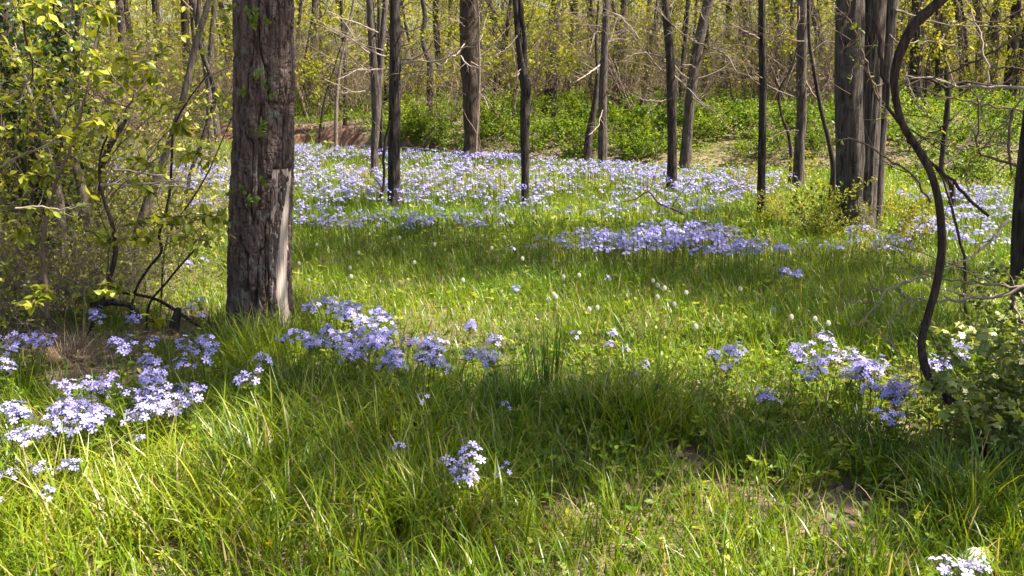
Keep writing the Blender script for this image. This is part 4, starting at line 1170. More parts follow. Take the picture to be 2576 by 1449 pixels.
tall = blades(rng(31), 70, .42, .006, .10, (.02, .22), (.05, .5))
tus = [blades(rng(32 + k), 150, .30, .0055, .11, (.05, .55), (.3, 1.5)) for k in range(3)]
link('grass_clump', tall, None, ground(1375, 985), 'tall upright dark green grass clump in the middle of the sunny grass', 'grass clump')
tlab = ['dark grass clump at the foot of the right-hand flower patch', 'broad shaded grass clump in front of the tall upright clump', 'grass clump beside the tall upright one, fallen open', 'arching grass clump under the bright lavender patch', 'grass clump in front of the thick furrowed tree', 'grass clump at the left foot of the thick furrowed tree', 'grass clump in the shade left of the bare soil', 'dark grass clump below the lobed-leaf bush', 'long-bladed grass clump low at the right edge', 'arching grass clump in the sunny front grass']
for k, (u, v, sc) in enumerate(((2200, 1160, .9), (1480, 1060, 1.1), (1300, 1040, .9), (760, 1010, 1.0), (690, 880, .8), (595, 870, .7), (1560, 1080, 1.1), (2420, 1290, .9), (2480, 1330, 1.2), (640, 1230, 1.2))):
    o = link('grass_clump', tus[k % 3], None, ground(u, v), tlab[k], 'grass clump')
    o.scale = (sc, sc, sc); o.rotation_euler = (0, 0, k * 1.3)
straw = [blades(rng(45 + k), 260, .26, .003, .14, (.3, 1.5), (.3, 1.6), M_STRAW, 5) for k in range(2)]
for u, v, sc, lab in ((180, 905, 1.0, 'heap of pale dead grass at the foot of the left thicket'), (120, 890, .7, 'smaller wisp of dead grass left of the pale heap'), (260, 880, .7, 'wisp of dead grass right of the pale heap')):
    o = link('dry_grass', straw[int(u) % 2], None, ground(u, v), lab, 'dry grass'); o.scale = (sc,) * 3
stalks = blades(rng(49), 12, .5, .004, .04, (.1, .5), (.0, .3), M_STRAW, 5)
for u, v, sc, lab in ((2115, 810, .8, 'few pale dry grass stalks leaning left in the shaded grass'), (205, 870, .9, 'pale dry stalks rising out of the dead grass heap'), (1180, 1100, .5, 'two dry reddish stalks in the front grass')):
    o = link('dry_stalks', stalks, None, ground(u, v), lab, 'dry stalks'); o.scale = (sc,) * 3

# ------------------------------------------------------------------ phlox
def petals(c, nrm, size, rg, rot, full=True):
    """points and faces of one five-petalled flower"""
    nrm = norm(nrm)
    r = np.array([1.0, 0, 0]) if abs(nrm[0]) < .8 else np.array([0, 1.0, 0])
    a = norm(np.cross(nrm, r)); b = np.cross(nrm, a)
    V, Q = [], []
    for k in range(5):
        t = rot + k * 2 * math.pi / 5 + rg.normal() * .06
        d = math.cos(t) * a + math.sin(t) * b
        s = -math.sin(t) * a + math.cos(t) * b
        cup = .08 + .10 * rg.normal()
        if full:
            pr = [(.06, -.05, 0), (.06, .05, 0), (.32, -.14, cup * .4), (.32, .14, cup * .4), (.75, -.27, cup), (.75, .27, cup), (1.0, -.17, cup * .6), (1.0, .17, cup * .6), (.93, 0, cup * .8)]
            o = len(V)
            V += [c + size * (p[0] * d + p[1] * s + p[2] * nrm) for p in pr]
            Q += [[o, o + 1, o + 3, o + 2], [o + 2, o + 3, o + 5, o + 4], [o + 4, o + 5, o + 8, o + 8], ]
            Q[-1] = [o + 4, o + 5, o + 7, o + 8]
            Q.append([o + 4, o + 8, o + 6, o + 4])
        else:
            o = len(V)
            V += [c + size * .04 * d, c + size * (.65 * d - .3 * s + cup * nrm), c + size * d, c + size * (.65 * d + .3 * s + cup * nrm)]
            Q.append([o, o + 1, o + 2, o + 3])
    return np.array(V), Q


def flower_mesh(seed):
    rg = rng(seed)
    V, Q = petals(np.zeros(3), np.array([0, 0, 1.0]), 0.0155, rg, rg.rand() * 6, True)
    mb = MB()
    q4 = np.array([q for q in Q if len(set(q)) == 4]); q3 = np.array([q[:3] for q in Q if len(set(q)) == 3])
    n0 = len(V)
    mb.add(V, q4, .2 + .6 * rg.rand(), 0)
    mb.add(np.zeros((0, 3)), q3 - n0, .5, 0)
    an = np.arange(6) * math.pi / 3
    ring = np.stack([.0016 * np.cos(an), .0016 * np.sin(an), 0 * an + .0006], -1)
    mb.add(np.vstack([ring, [[0, 0, .001]]]), np.stack([np.arange(6), (np.arange(6) + 1) % 6, np.full(6, 6)], -1), .5, 1)
    tb = Tubes()
    tb.add(np.array([[0, 0, 0], [0, 0, -.01], [.002, 0, -.022]]), np.array([.0013, .001, .001]), 4, .5)
    tb.into(mb, 2)
    return mb.build('flower', [M_PHLOX, M_PHLOXEYE, M_STEM])


FLW = [flower_mesh(700 + k) for k in range(5)]


def phlox_plan(seed):
    """stem mesh and the flowers' places of one plant, head at height 1 unit = h"""
    rg = rng(seed)
    h = .24
    tb = Tubes()
    top = np.array([.02 * rg.normal(), .02 * rg.normal(), h])
    P = spline([np.array([0, 0, -.02]), np.array([.01 * rg.normal(), .01 * rg.normal(), h * .5]), top], None, 6)
    tb.add(P, np.linspace(.002, .0014, 6), 4, rg.rand())
    nf = rg.randint(5, 11)
    spots = []
    for k in range(nf):
        a = k * 2.4 + rg.rand() * .6
        ro = .042 * math.sqrt((k + .4) / nf) * (.7 + .6 * rg.rand())
        c = top + np.array([ro * math.cos(a), ro * math.sin(a), 0.012 - 6 * ro * ro + .011 * rg.normal()])
        nr = norm(np.array([1.0 * math.cos(a) * ro / .045, 1.0 * math.sin(a) * ro / .045, .9]) + .22 * rg.normal(size=3))
        tb.add(np.array([top - [0, 0, .02], (top + c) / 2 - [0, 0, .012], c - nr * .02]), np.array([.0012, .001, .0009]), 3, rg.rand())
        spots.append((c, nr, rg.rand() * 6.28, FLW[rg.randint(5)], .9 + .25 * rg.rand()))
    mb = MB(); tb.into(mb, 0)
    m = 8
    t = np.repeat(np.linspace(.2, .85, m // 2), 2)
    a = np.tile([0, math.pi], m // 2) + np.repeat(np.arange(m // 2) * 1.57, 2)
    PP = np.stack([np.interp(t, np.linspace(0, 1, 6), P[:, i]) for i in range(3)], -1)
    leaves(mb, PP, np.stack([np.cos(a), np.sin(a), np.full(m, .35)], -1), np.stack([0 * a, 0 * a, np.ones(m)], -1) + rg.normal(size=(m, 3)) * .2, .03 + .02 * rg.rand(m), rg.rand(m), 'ovate', 1)
    return mb.build('stem', [M_STEM, M_HERB]), spots, h


PLANS = [phlox_plan(720 + k) for k in range(7)]


def head_mesh(seed):
    """a whole head as one mesh for the farther plants"""
    rg = rng(seed)
    mb = MB()
    for (c, nr, rot, fm, s) in PLANS[seed % 7][1]:
        V, Q = petals(c, nr, 0.0158 * s, rg, rot, False)
        mb.add(V, np.array(Q), .15 + .7 * rg.rand())
    return mb.build('flower_head', M_PHLOX)


HEADS = [head_mesh(k) for k in range(7)]
CLUMPS = [
    ('in the patch at the left edge before the thicket', [(20, 860, 28, 22, 5), (95, 858, 32, 18, 5), (15, 915, 16, 13, 3)], 1),
    ('in the shaded row at the foot of the left thicket', [(315, 862, 65, 13, 7), (375, 910, 22, 10, 3), (510, 880, 25, 26, 6), (455, 872, 16, 12, 2), (462, 912, 8, 6, 1)], 1),
    ('standing alone in the grass in front of the thick tree', [(675, 905, 16, 8, 2), (625, 945, 13, 10, 2)], 1),
    ('behind the twigs at the front of the thicket', [(240, 795, 20, 13, 3), (335, 805, 13, 9, 2), (500, 775, 25, 20, 3), (470, 660, 20, 10, 2)], 0),
    ('just above the bright patch in the left front', [(285, 950, 10, 8, 1), (235, 970, 45, 20, 6), (180, 970, 16, 7, 2), (390, 944, 40, 13, 6)], 1),
    ('in the brightest patch of the left front', [(425, 1006, 104, 32, 23), (345, 1050, 22, 13, 3)], 1),
    ('in the large patch at the left front edge', [(185, 1045, 84, 32, 20), (40, 1035, 42, 12, 5), (75, 1092, 55, 12, 5)], 1),
    ('in the scattered few at the lower left', [(165, 1162, 22, 8, 2), (92, 1182, 12, 10, 2), (60, 1158, 12, 4, 1), (10, 1190, 8, 8, 1), (125, 1240, 5, 4, 1), (5, 1262, 4, 4, 1)], 1),
    ('in the thick patch right of the furrowed tree', [(800, 765, 45, 14, 8), (870, 790, 55, 26, 13), (950, 820, 42, 38, 18), (850, 852, 140, 22, 24), (985, 905, 30, 24, 8), (900, 890, 50, 14, 6)], 0),
    ('at the right end of the thick flower bed by the tree', [(1080, 880, 45, 34, 14), (1115, 920, 10, 8, 1)], 0),
    ('in the loose string of flowers in the sunny grass', [(1175, 823, 18, 8, 2), (1250, 848, 8, 6, 1), (1180, 888, 16, 8, 2), (1228, 900, 22, 16, 4)], 0),
    ('in the small curved group alone in the front grass', [(1195, 1140, 10, 6, 1), (1172, 1164, 8, 6, 1), (1138, 1166, 8, 6, 1), (1150, 1187, 6, 4, 1), (1178, 1196, 6, 4, 1)], 1),
    ('dotted singly over the middle of the sunny grass', [(1445, 840, 3, 3, 1), (1537, 836, 3, 3, 1), (1532, 868, 3, 3, 1), (1570, 878, 3, 3, 1), (1612, 920, 3, 3, 1), (1595, 940, 3, 3, 1), (1300, 722, 3, 3, 1), (1525, 700, 3, 3, 1)], 0),
    ('in the small group right of the tall grass clump', [(1805, 890, 16, 9, 2), (1845, 885, 14, 15, 3), (1828, 920, 20, 8, 2)], 0),
    ('in the patch of flowers left of the hanging vine', [(2060, 850, 18, 9, 2), (2015, 882, 20, 10, 3), (2000, 905, 8, 5, 1), (2090, 872, 6, 5, 1), (2080, 905, 26, 20, 5), (2035, 945, 12, 8, 2), (2165, 930, 48, 28, 15), (2250, 980, 60, 16, 9), (1930, 992, 18, 10, 2), (2235, 1045, 15, 10, 2)], 0),
    ('between the vine and the lobed-leaf bush', [(2420, 880, 22, 16, 3), (2340, 912, 24, 14, 4)], 0),
    ('beside the white stone in the lower right corner', [(2405, 1428, 12, 6, 1), (2440, 1436, 10, 8, 1), (2462, 1418, 6, 6, 1)], 1),
    ('peeping singly out of the shaded front grass', [(1058, 1000, 2, 2, 1), (1270, 1022, 2, 2, 1), (1018, 1125, 2, 2, 1), (1255, 1185, 2, 2, 1), (365, 1105, 2, 2, 1)], 1),
    ('in the small white-lit group in the shade right of the clearing', [(1985, 685, 30, 10, 5)], 0),
]
rgp = rng(77)
n_pl = 0
for where, ell, detail in CLUMPS:
    for u, v, ru, rv, n in ell:
        for q in range(n):
            a, ro = rgp.rand() * 6.283, math.sqrt(rgp.rand())
            sc = (.85 + .35 * rgp.rand()) * (.72 if 'lower left' in where or 'singly' in where else 1)
            k = rgp.randint(7)
            st, spots, h = PLANS[k]
            p = ground(u + ru * ro * math.cos(a), v + rv * ro * math.sin(a), h * sc)
            p[2] = H(p[0], p[1])
            t = thing('phlox', 'lavender-blue phlox ' + where, 'flower', p, 'phlox ' + where)
            t.rotation_euler = (0, 0, rgp.rand() * 6.283)
            t.scale = (sc, sc, sc)
            link('stem', st, t)
            near = p[1] < 4.4
            if near:
                for c, nr, rot, fm, s in spots:
                    f = link('flower', fm, t, c)
                    f.rotation_euler = (Vector(nr).to_track_quat('Z', 'Y') @ Vector((0, 0, 1)).to_track_quat('Z', 'Y')).to_euler()
                    f.scale = (s, s, s)
            else:
                link('flower_head', HEADS[k], t)
            n_pl += 1
print('phlox plants', n_pl)


def meadow_phlox():
    rg = rng(79)
    N = 120000
    y = 6.5 + 26 * rg.rand(N) ** .8
    x = (rg.rand(N) * 2 - 1) * (.64 * y + 1.0)
    hh = .17 + .15 * rg.rand(N)
    P = np.stack([x, y, H(x, y) + hh], -1)
    u, v, d = project(P)
    den = np.zeros(N)

    pat = sstep(.43, .60, fbm(x * .8, y * .36, 12.3, 3))

    def ell(cu, cv, ru, rv, w, soft=.45):
        q = np.sqrt(((u - cu) / ru)**2 + ((v - cv) / rv)**2)
        np.maximum(den, 0.55 * w * sstep(1 + soft, 1 - soft, q) * (.45 + .55 * pat), out=den)

    lowv = np.interp(u, [250, 560, 745, 900, 1050, 1250, 1400, 1560, 1750, 1850, 2000], [470, 540, 572, 566, 572, 560, 548, 545, 540, 500, 480])
    upv = np.interp(u, [250, 745, 1100, 1400, 1800, 2000], [395, 362, 375, 395, 420, 428])
    main = sstep(8, -12, v - lowv) * sstep(-4, 6, v - upv) * sstep(240, 300, u) * sstep(2030, 1960, u)
    pat = sstep(.43, .60, fbm(x * .8, y * .36, 12.3, 3))
    den = main * (.02 + .15 * pat)
    np.maximum(den, main * .22 * sstep(.54, .6, fbm(x * .5 + 9, y * .3, 1.3, 2)), out=den)
    for a in ((1480, 598, 100, 22, 1.2), (1600, 612, 120, 22, 1.3), (1730, 592, 130, 32, 1.3), (1860, 622, 130, 18, 1.3), (1330, 612, 60, 14, .4), (1000, 552, 120, 22, 1.2), (1200, 548, 80, 18, 1.1), (860, 548, 60, 14, .7), (1180, 392, 130, 10, .8), (1850, 445, 120, 14, .7), (2130, 615, 60, 18, .6), (2250, 612, 60, 18, .7), (2330, 565, 60, 24, .9), (2300, 640, 60, 15, .5), (2480, 520, 120, 40, .8), (2490, 590, 90, 28, .6), (2300, 700, 60, 14, .3), (2150, 580, 40, 14, .6), (800, 540, 70, 25, .7), (420, 440, 170, 36, .95), (520, 520, 50, 30, .5), (480, 655, 40, 10, .2), (2420, 485, 140, 18, .7), (880, 318, 40, 5, .5), (1290, 342, 60, 5, .5)):
        ell(*a)
    s = rg.rand(N) < den
    s &= (creek_s(x, y) < -.15) | ((v < 350) & (creek_s(x, y) > 2.4))
    P, d = P[s], d[s]
    n = len(P)
    # flowers of the heads
    nf = 6
    C_ = np.repeat(P, nf, 0); m = len(C_)
    a = np.tile(np.arange(nf) * 2.4, n) + rg.rand(m); ro = .046 * np.sqrt((np.tile(np.arange(nf), n) + .3) / nf) * (.6 + .8 * rg.rand(m))
    C_ = C_ + np.stack([ro * np.cos(a), ro * np.sin(a), .012 - 6 * ro * ro + .012 * rg.normal(size=m)], -1)
    nr = norm(np.stack([np.cos(a) * ro * 20, np.sin(a) * ro * 20, np.full(m, .95)], -1) + .28 * rg.normal(size=(m, 3)))
    ax = norm(np.cross(nr, np.array([[.2, 1, .1]]))); bx = np.cross(nr, ax)
    rot = rg.rand(m) * 6.28
    mb = MB()
    size = .0165
    V = []
    for k in range(5):
        t = rot + k * 2 * math.pi / 5
        dd = np.cos(t)[:, None] * ax + np.sin(t)[:, None] * bx; ss = -np.sin(t)[:, None] * ax + np.cos(t)[:, None] * bx
        V += [C_ + size * .03 * dd, C_ + size * (.65 * dd - .33 * ss + .08 * nr), C_ + size * dd, C_ + size * (.65 * dd + .33 * ss + .08 * nr)]
    V = np.stack(V, 1)
    q = np.arange(20).reshape(5, 4)
    r = np.repeat(np.repeat(rg.rand(n), nf) * .6 + .4 * rg.rand(m), 5)
    mb.add(V, ((np.arange(m) * 20)[:, None, None] + q[None]).reshape(-1, 4), r, 0)
    # stems
    B = P.copy(); B[:, 2] = H(P[:, 0], P[:, 1])
    w = np.array([.003, 0, 0])
    V = np.stack([B - w, B + w, P + w * .6, P - w * .6], 1)
    mb.add(V, (np.arange(n) * 4)[:, None] + np.arange(4)[None], rg.rand(n), 1)
    link('phlox_meadow', mb.build('phlox_meadow', [M_PHLOX, M_STEM]), kind='stuff', label='lavender-blue phlox flowers carpeting the clearing in the distance', cat='flowers')
    print('meadow heads', n)


meadow_phlox()

# ------------------------------------------------------------------ dandelion clocks, a yellow bloom, the stone
def dandelion():
    rg = rng(91)
    mb = MB()
    n = 130
    k = np.arange(n) + .5
    ph = np.arccos(1 - 2 * k / n); t = math.pi * (1 + 5 ** .5) * k
    D = np.stack([np.cos(t) * np.sin(ph), np.sin(t) * np.sin(ph), np.cos(ph)], -1)
    D = norm(D + rg.normal(size=(n, 3)) * .05)
    X = norm(np.cross(D, np.array([[.1, .2, 1.0]]))); Y = np.cross(D, X)
    w = .0004
    V = np.stack([D * .003 - X * w, D * .003 + X * w, D * .014 + X * w, D * .014 - X * w], 1)
    mb.add(V, (np.arange(n) * 4)[:, None] + np.arange(4)[None], rg.rand(n))
    R_ = .018
    for j in range(7):
        a = j * 2 * math.pi / 7
        e = D * (R_ + .001) + .0058 * (math.cos(a) * X + math.sin(a) * Y)
        f = norm(-math.sin(a) * X + math.cos(a) * Y) * .0007
        V = np.stack([D * .0135, e - f, e + f], 1)
        mb.add(V, (np.arange(n) * 3)[:, None] + np.arange(3)[None], rg.rand(n))
    head = mb.build('seed_head', M_SEED)
    mb = MB(); tb = Tubes()
    tb.add(spline([[0, 0, -.24], [.008, 0, -.12], [0, 0, 0]], None, 7), np.linspace(.002, .0016, 7), 5, .5)
    tb.into(mb)
    return mb.build('stalk', M_STEM), head


DST, DHD = dandelion()
spots = [(858.7 + a / 3, 483 + b / 3) for a, b in ((390, 350), (440, 343), (130, 458), (552, 532), (66, 572), (74, 638), (705, 395), (1136, 422), (918, 665), (1368, 502), (1678, 640), (1603, 772), (1560, 815), (1620, 790), (1488, 942), (1870, 885), (1932, 873), (1795, 628), (2352, 670), (2388, 703), (2440, 725), (2386, 793), (2513, 847), (1230, 340), (370, 272), (1250, 245), (1480, 185))]
spots += [(1717 + a / 3, 483 + b / 3) for a, b in ((437, 730), (28, 760), (822, 943), (1000, 957), (100, 1018), (1130, 1117), (690, 890), (1100, 990))] + [(a / 3, 483 + b / 3) for a, b in ((2257, 540), (2330, 665), (2390, 397))]
for k, (u, v) in enumerate(spots):
    h = .2 + .1 * rgp.rand()
    p = ground(u, v, h)
    w = 'left of the tall clump' if u < 1330 else 'right of the tall grass clump' if u < 1700 else 'in the shaded grass at the right'
    t = thing('dandelion', 'white round dandelion clock on a thin stalk ' + w, 'dandelion', p, 'dandelion clocks ' + w)
    t.rotation_euler = (.15 * rgp.normal(), .15 * rgp.normal(), rgp.rand() * 6)
    t.scale = (.64, .64, .85)
    link('stalk', DST, t); link('seed_head', DHD, t)
# yellow bloom
mb = MB(); rgy = rng(5)
n = 60
a = rgy.rand(n) * 6.28
leaves(mb, np.repeat([[0, 0, .12]], n, 0), np.stack([np.cos(a), np.sin(a), .1 + .9 * rgy.rand(n)], -1), np.stack([.2 * np.cos(a), .2 * np.sin(a), np.ones(n)], -1), .008 + .006 * rgy.rand(n), rgy.rand(n), 'diam', 0)
tb = Tubes(); tb.add([[0, 0, 0], [.002, 0, .06], [0, 0, .12]], [.0018, .0016, .0016], 5); tb.into(mb, 1)
g = ground(677, 1371, .12); g[2] -= .12
t = thing('dandelion', 'small yellow dandelion bloom sunk in the front grass', 'dandelion', g)
link('bloom', mb.build('bloom', [M_YELLOW, M_STEM]), t)
# white stone
def stone(name, label, u, v, rx, rz, mat, seed):
    th = np.linspace(0, math.pi, 18)[:, None]; ph = np.linspace(0, 2 * math.pi, 28, endpoint=False)[None, :]
    D = np.stack([np.sin(th) * np.cos(ph), np.sin(th) * np.sin(ph), np.cos(th) + 0 * ph], -1)
    r = 1 + .5 * (fbm(D[..., 0] * 1.6 + seed, D[..., 1] * 1.6, D[..., 2] * 1.6) - .5) + .1 * (vnoise(D[..., 0] * 6, D[..., 1] * 6, D[..., 2] * 6) - .5)
    V = D * r[..., None] * np.array([rx, rx * .8, rz])
    i = np.arange(17)[:, None]; j = np.arange(28)[None, :]
    F = np.stack([i * 28 + j, i * 28 + (j + 1) % 28, (i + 1) * 28 + (j + 1) % 28, (i + 1) * 28 + j], -1).reshape(-1, 4)
    mb = MB(); mb.add(V, F[:, ::-1])
    link(name, mb.build(name, mat, smooth=True), None, ground(u, v) + [0, 0, rz * .3], label, 'stone')


M_STONE = bark_mat('pale_stone', (.55, .52, .5), (.8, .78, .77), (.6, .58, .5), 8, .3, 1, .3)
M_STONEG = bark_mat('grey_stone', (.16, .14, .14), (.3, .27, .26), (.2, .2, .15), 8, .4, 1, .3)
stone('stone', 'bright white stone in the grass behind the flower in the lower right corner', 2448, 1432, .052, .055, M_STONE, 3)
stone('stone', 'dull grey stone half hidden in the dark grass near the lower right corner', 2340, 1378, .04, .03, M_STONEG, 9)

# ------------------------------------------------------------------ crowns above the frame
def crown(t, base, a, b, r, spots, seed, dens=1.0, size=(.09, .17), rad=1.25):
    """limbs from the upper trunk to leaf clumps"""
    rg = rng(seed)
    lm = MB()
    for c, R_, nl in spots:
        f = rg.rand() * .8
        st = a * (1 - f) + b * f
        mid = (st + c) / 2 + np.array([0, 0, .2]) + rg.normal(size=3) * .15
        tb = Tubes(); an = []
        P, Rr = spline([st, mid, c], [max(.012, r * .45), .02, .008], 9)
        tb.add(P, Rr, 6, rg.rand())
        for q in range(7):
            grow(tb, P[rg.randint(4, 9)], rg.normal(size=3) + [0, 0, .3], R_ * (.6 + .6 * rg.rand()), .008, 1, rg, .03, .4, 4, (.4, 1), (.4, .7), None, 5)
        mb = MB(); tb.into(mb)
        link('limb', mb.build('limb', M_TWIGBR, base, smooth=True), t)
        n = int(nl * dens)
        # leaves hang in small bunches so that light comes through in flecks
        nb = max(4, n // 14)
        bc = rg.normal(size=(nb, 3)) * np.array([.5, .5, .33]) * R_ + c
        P = bc[rg.randint(0, nb, n)] + rg.normal(size=(n, 3)) * .16
        leaves(lm, P, rg.normal(size=(n, 3)) + [0, 0, -.3], rg.normal(size=(n, 3)) * .6 + [0, 0, 1], size[0] + (size[1] - size[0]) * rg.rand(n), rg.rand(n), 'diam')
    if lm.n:
        link('crown', lm.build('crown', M_SPRING, base), t)


# trees outside the frame on the sunny side, whose crowns shade the clearing
OUT = []
for k, (x, y, r) in enumerate(((9.5, 6.5, .2), (13.5, 11, .24), (7.5, 3.0, .16), (15.5, 17.5, .22), (11, 1.0, .2), (-6.5, 3.2, .18))):
    z = float(H(x, y)); b = np.array([x, y, z])
    t = thing('tree', ['tall tree beyond the right edge, nearest the clearing', 'tall tree beyond the right edge, farther back', 'slim tree beyond the right edge, near the viewer', 'tall tree beyond the right edge by the creek', 'tall tree far right beside the viewer', 'tall tree beyond the left edge by the thicket'][k], 'tree', b)
    P = np.array([b - [0, 0, .15], b + [.1, 0, 2.5], b + [-.1, .2, 6], b + [-.2, .1, 10.5]])
    link('trunk', trunk_mesh(P, [r * 1.15, r, r * .8, r * .3], M_BARK, 20, .15, .07, 20, 2, k, b), t)
    TREES.append((t, b, P[2], P[3], r * .6))

# shade wanted on the ground (u, v in the picture, radius in m, leaves) -> clump along the sun's ray
shade = [(1000, 620, 1.4, 1200), (1230, 612, 1.2, 850), (830, 640, 1.0, 600), (1560, 660, .9, 400), (1800, 695, 1.1, 750), (2000, 700, 1.0, 600), (1400, 640, .8, 250), (1950, 610, .8, 260), (2150, 760, .9, 360), (2330, 800, .8, 300),
         (1050, 1000, .5, 260), (900, 1000, .5, 260), (1250, 1065, .55, 300), (1500, 1065, .65, 420), (1680, 1090, .5, 300), (2230, 1120, .5, 260), (2350, 1230, .45, 220), (1100, 1150, .5, 280), (880, 1180, .4, 160), (560, 960, .5, 280), (330, 900, .45, 240), (120, 930, .4, 180), (430, 860, .45, 240), (1000, 1390, .35, 110),
         (1480, 590, .7, 170), (1750, 575, .9, 220), (1000, 400, 1.3, 260), (1150, 690, .7, 110), (2400, 680, .8, 220), (700, 760, .6, 230),
         (100, 720, .8, 330), (-50, 700, 1.0, 460), (40, 560, 1.0, 420), (60, 660, .8, 380), (-20, 800, .6, 260), (1850, 360, 1.4, 420), (1600, 350, 1.4, 420), (2400, 400, 1.5, 420), (2100, 400, 1.3, 380), (950, 290, 1.6, 240), (1400, 300, 1.6, 300), (1480, 380, 1.0, 260), (1960, 410, 1.0, 300)]
byt = {}
for k, (u, v, R_, nl) in enumerate(shade):
    g = ground(u, v, .1)
    hgt = 7.2 + 2.2 * RG.rand()
    c = g + SUN * (hgt / SUN[2])
    best = min(range(len(TREES)), key=lambda q: np.linalg.norm((TREES[q][3] - c) * [1, 1, .5]))
    byt.setdefault(best, []).append((c, R_, nl))
# shade on the big trunks themselves, high up along the ray
for p, R_, nl in ((OAKB + [0, -.2, 1.2], .45, 300), (OAKB + [0, -.2, 2.5], .45, 300), (at(2340, 700, 3.5), .35, 170), (at(992, 300, 11.4), .7, 220), (at(1917, 300, 10.4), .6, 180), (at(1690, 250, 12.9), .7, 200), (at(1320, 330, 11.6), .6, 150)):
    c = np.asarray(p) + SUN * (7.0 / SUN[2])
    best = min(range(len(TREES)), key=lambda q: np.linalg.norm((TREES[q][3] - c) * [1, 1, .5]))
    byt.setdefault(best, []).append((c, R_, nl))
for q, (t, base, a, b, r) in enumerate(TREES):
    sp = byt.get(q, [])
    rg = rng(900 + q)
    own = [(b + np.array([rg.normal() * .8, rg.normal() * .8, rg.rand() * 1.2]), .7, 90) for _ in range(2)]
    crown(t, base, a, b, r, sp + own, 1000 + q)

# ------------------------------------------------------------------ beyond the creek: undergrowth
M_BUSH0 = leaf_mat('bank_leaf', [(0, (.045, .105, .007)), (.5, (.12, .20, .012)), (1, (.27, .32, .03))], .48, (1.25, 1.12, .4), .5, .3)


def undergrowth():
    rg = rng(61)
    mb = MB()
    N = 420000
    y = 15 + 55 * rg.rand(N) ** 1.5
    x = (rg.rand(N) * 2 - 1) * (.64 * y + 2)
    cs = creek_s(x, y)
    mound = sstep(.42, .68, fbm(x * .55, y * .4, 4.2, 3))
    left = sstep(-1, -4, x)
    p = (sstep(1.0 + 1.0 * sstep(-3.6, -4.6, x) - .7 * sstep(.5, 2.5, x), 1.5 + .6 * sstep(-3.6, -4.6, x), cs) * (.6 + .4 * mound) + .6 * sstep(.9, .1, np.abs(cs + .15)) * sstep(0, 2, x)) * np.interp(cs, [0, 20, 50], [1, .8, .6])
    s = rg.rand(N) < p
    x, y, mound, cs = x[s], y[s], mound[s], cs[s]
    n = len(x)
    h = (.10 + .6 * mound * rg.rand(n) ** .7) * sstep(1.2, 3.0, cs) + .16 * rg.rand(n)
    P = np.stack([x, y, H(x, y) + h], -1)
    D = np.stack([rg.normal(size=n), rg.normal(size=n), .2 + .5 * rg.normal(size=n)], -1)
    Nn = np.stack([.5 * rg.normal(size=n), .5 * rg.normal(size=n), np.ones(n)], -1)
    S = (.05 + .05 * rg.rand(n)) * np.interp(y, [15, 30, 70], [.9, 1.2, 2.2])
    r = np.clip(.25 + .5 * rg.rand(n) + .5 * (fbm(x * .8, y * .8, 8.8) - .5), 0, 1)
    leaves(mb, P, D, Nn, S, r, 'diam')
    link('undergrowth', mb.build('undergrowth', M_BUSH0), kind='stuff', label='yellow-green herbs and seedlings on the bank and forest floor beyond the creek', cat='undergrowth')


undergrowth()
# hanging grass and roots on the earth bank at the left
rgk = rng(63)
tb = Tubes()
for q in range(150):
    x = -7.5 + 3.2 * rgk.rand(); yy = np.linspace(24, 31, 200)
    cs = creek_s(np.full(200, x), yy); yb = yy[np.argmin(np.abs(cs - 2.3))]
    p = np.array([x, yb, float(H(x, yb)) + .05])
    n_ = 5; Pq = [p]
    d = np.array([.5 * rgk.normal(), -1.0, -.3])
    for _ in range(n_):
        d = norm(d + np.array([.4 * rgk.normal(), .25, -.6])); Pq.append(Pq[-1] + d * (.05 + .1 * rgk.rand()))
    tb.add(Pq, np.linspace(.012, .004, n_ + 1), 4, .4 + .6 * rgk.rand())
mb = MB(); tb.into(mb)
link('bank_roots', mb.build('bank_roots', M_BRUSH), None, None, 'pale roots hanging over the bare earth bank', 'roots', kind='stuff')
M_BUSH = leaf_mat('bush_leaf', [(0, (.05, .11, .008)), (.5, (.13, .21, .014)), (1, (.27, .33, .03))], .48, (1.25, 1.12, .4), .5, .3, .4)
BU = [shrub_mesh(600 + k, .8, 9, .95, 2, 5, (.045, .08), 'diam', M_BUSH, M_TWIGBR, .045, 1, .005, .02, 2, .1) for k in range(4)]
k = 0
for u, v, sc in ((1440, 400, .9), (1405, 360, 1.1), (1560, 402, .8), (1600, 412, .7), (1640, 400, .9), (1660, 380, 1.0), (1500, 380, 1.0), (1440, 345, 1.1), (1590, 345, 1.2), (1640, 330, 1.2), (1760, 360, 1.0), (1800, 345, 1.1), (1850, 340, 1.1), (1930, 380, .9), (1960, 350, 1.2), (1140, 380, .9), (1100, 350, 1.1), (1060, 345, 1.0), (1240, 365, 1.0), (1270, 340, 1.1), (1210, 335, 1.0), (1030, 330, 1.1), (985, 362, .8), (1030, 368, .8), (1080, 375, .7), (960, 345, .8), (2060, 400, .9), (2080, 360, 1.2), (2250, 360, 1.2), (2330, 380, 1.0), (2450, 380, 1.1), (2540, 370, 1.2), (1335, 385, .9), (1480, 320, 1.2), (1700, 340, 1.1), (2300, 340, 1.3), (2500, 330, 1.3), (1890, 400, .8), (2420, 470, .8), (2520, 480, .8), (2340, 470, .7), (780, 290, 1.3), (860, 285, 1.4), (930, 292, 1.3), (1010, 295, 1.2)):
    w = ('below the vine-clad trunk' if u < 1300 else 'right of the knotted slim tree' if u < 1690 else 'right of the leaning bare tree' if u < 2120 else 'right of the triple-stemmed tree') if u > 1000 else 'above the earth bank'
    put_shrub(BU[k % 4], ground(u, v), RG.rand() * 6, sc, 'low leafy bush by the creek ' + w, 'creekside bushes ' + w)
    k += 1

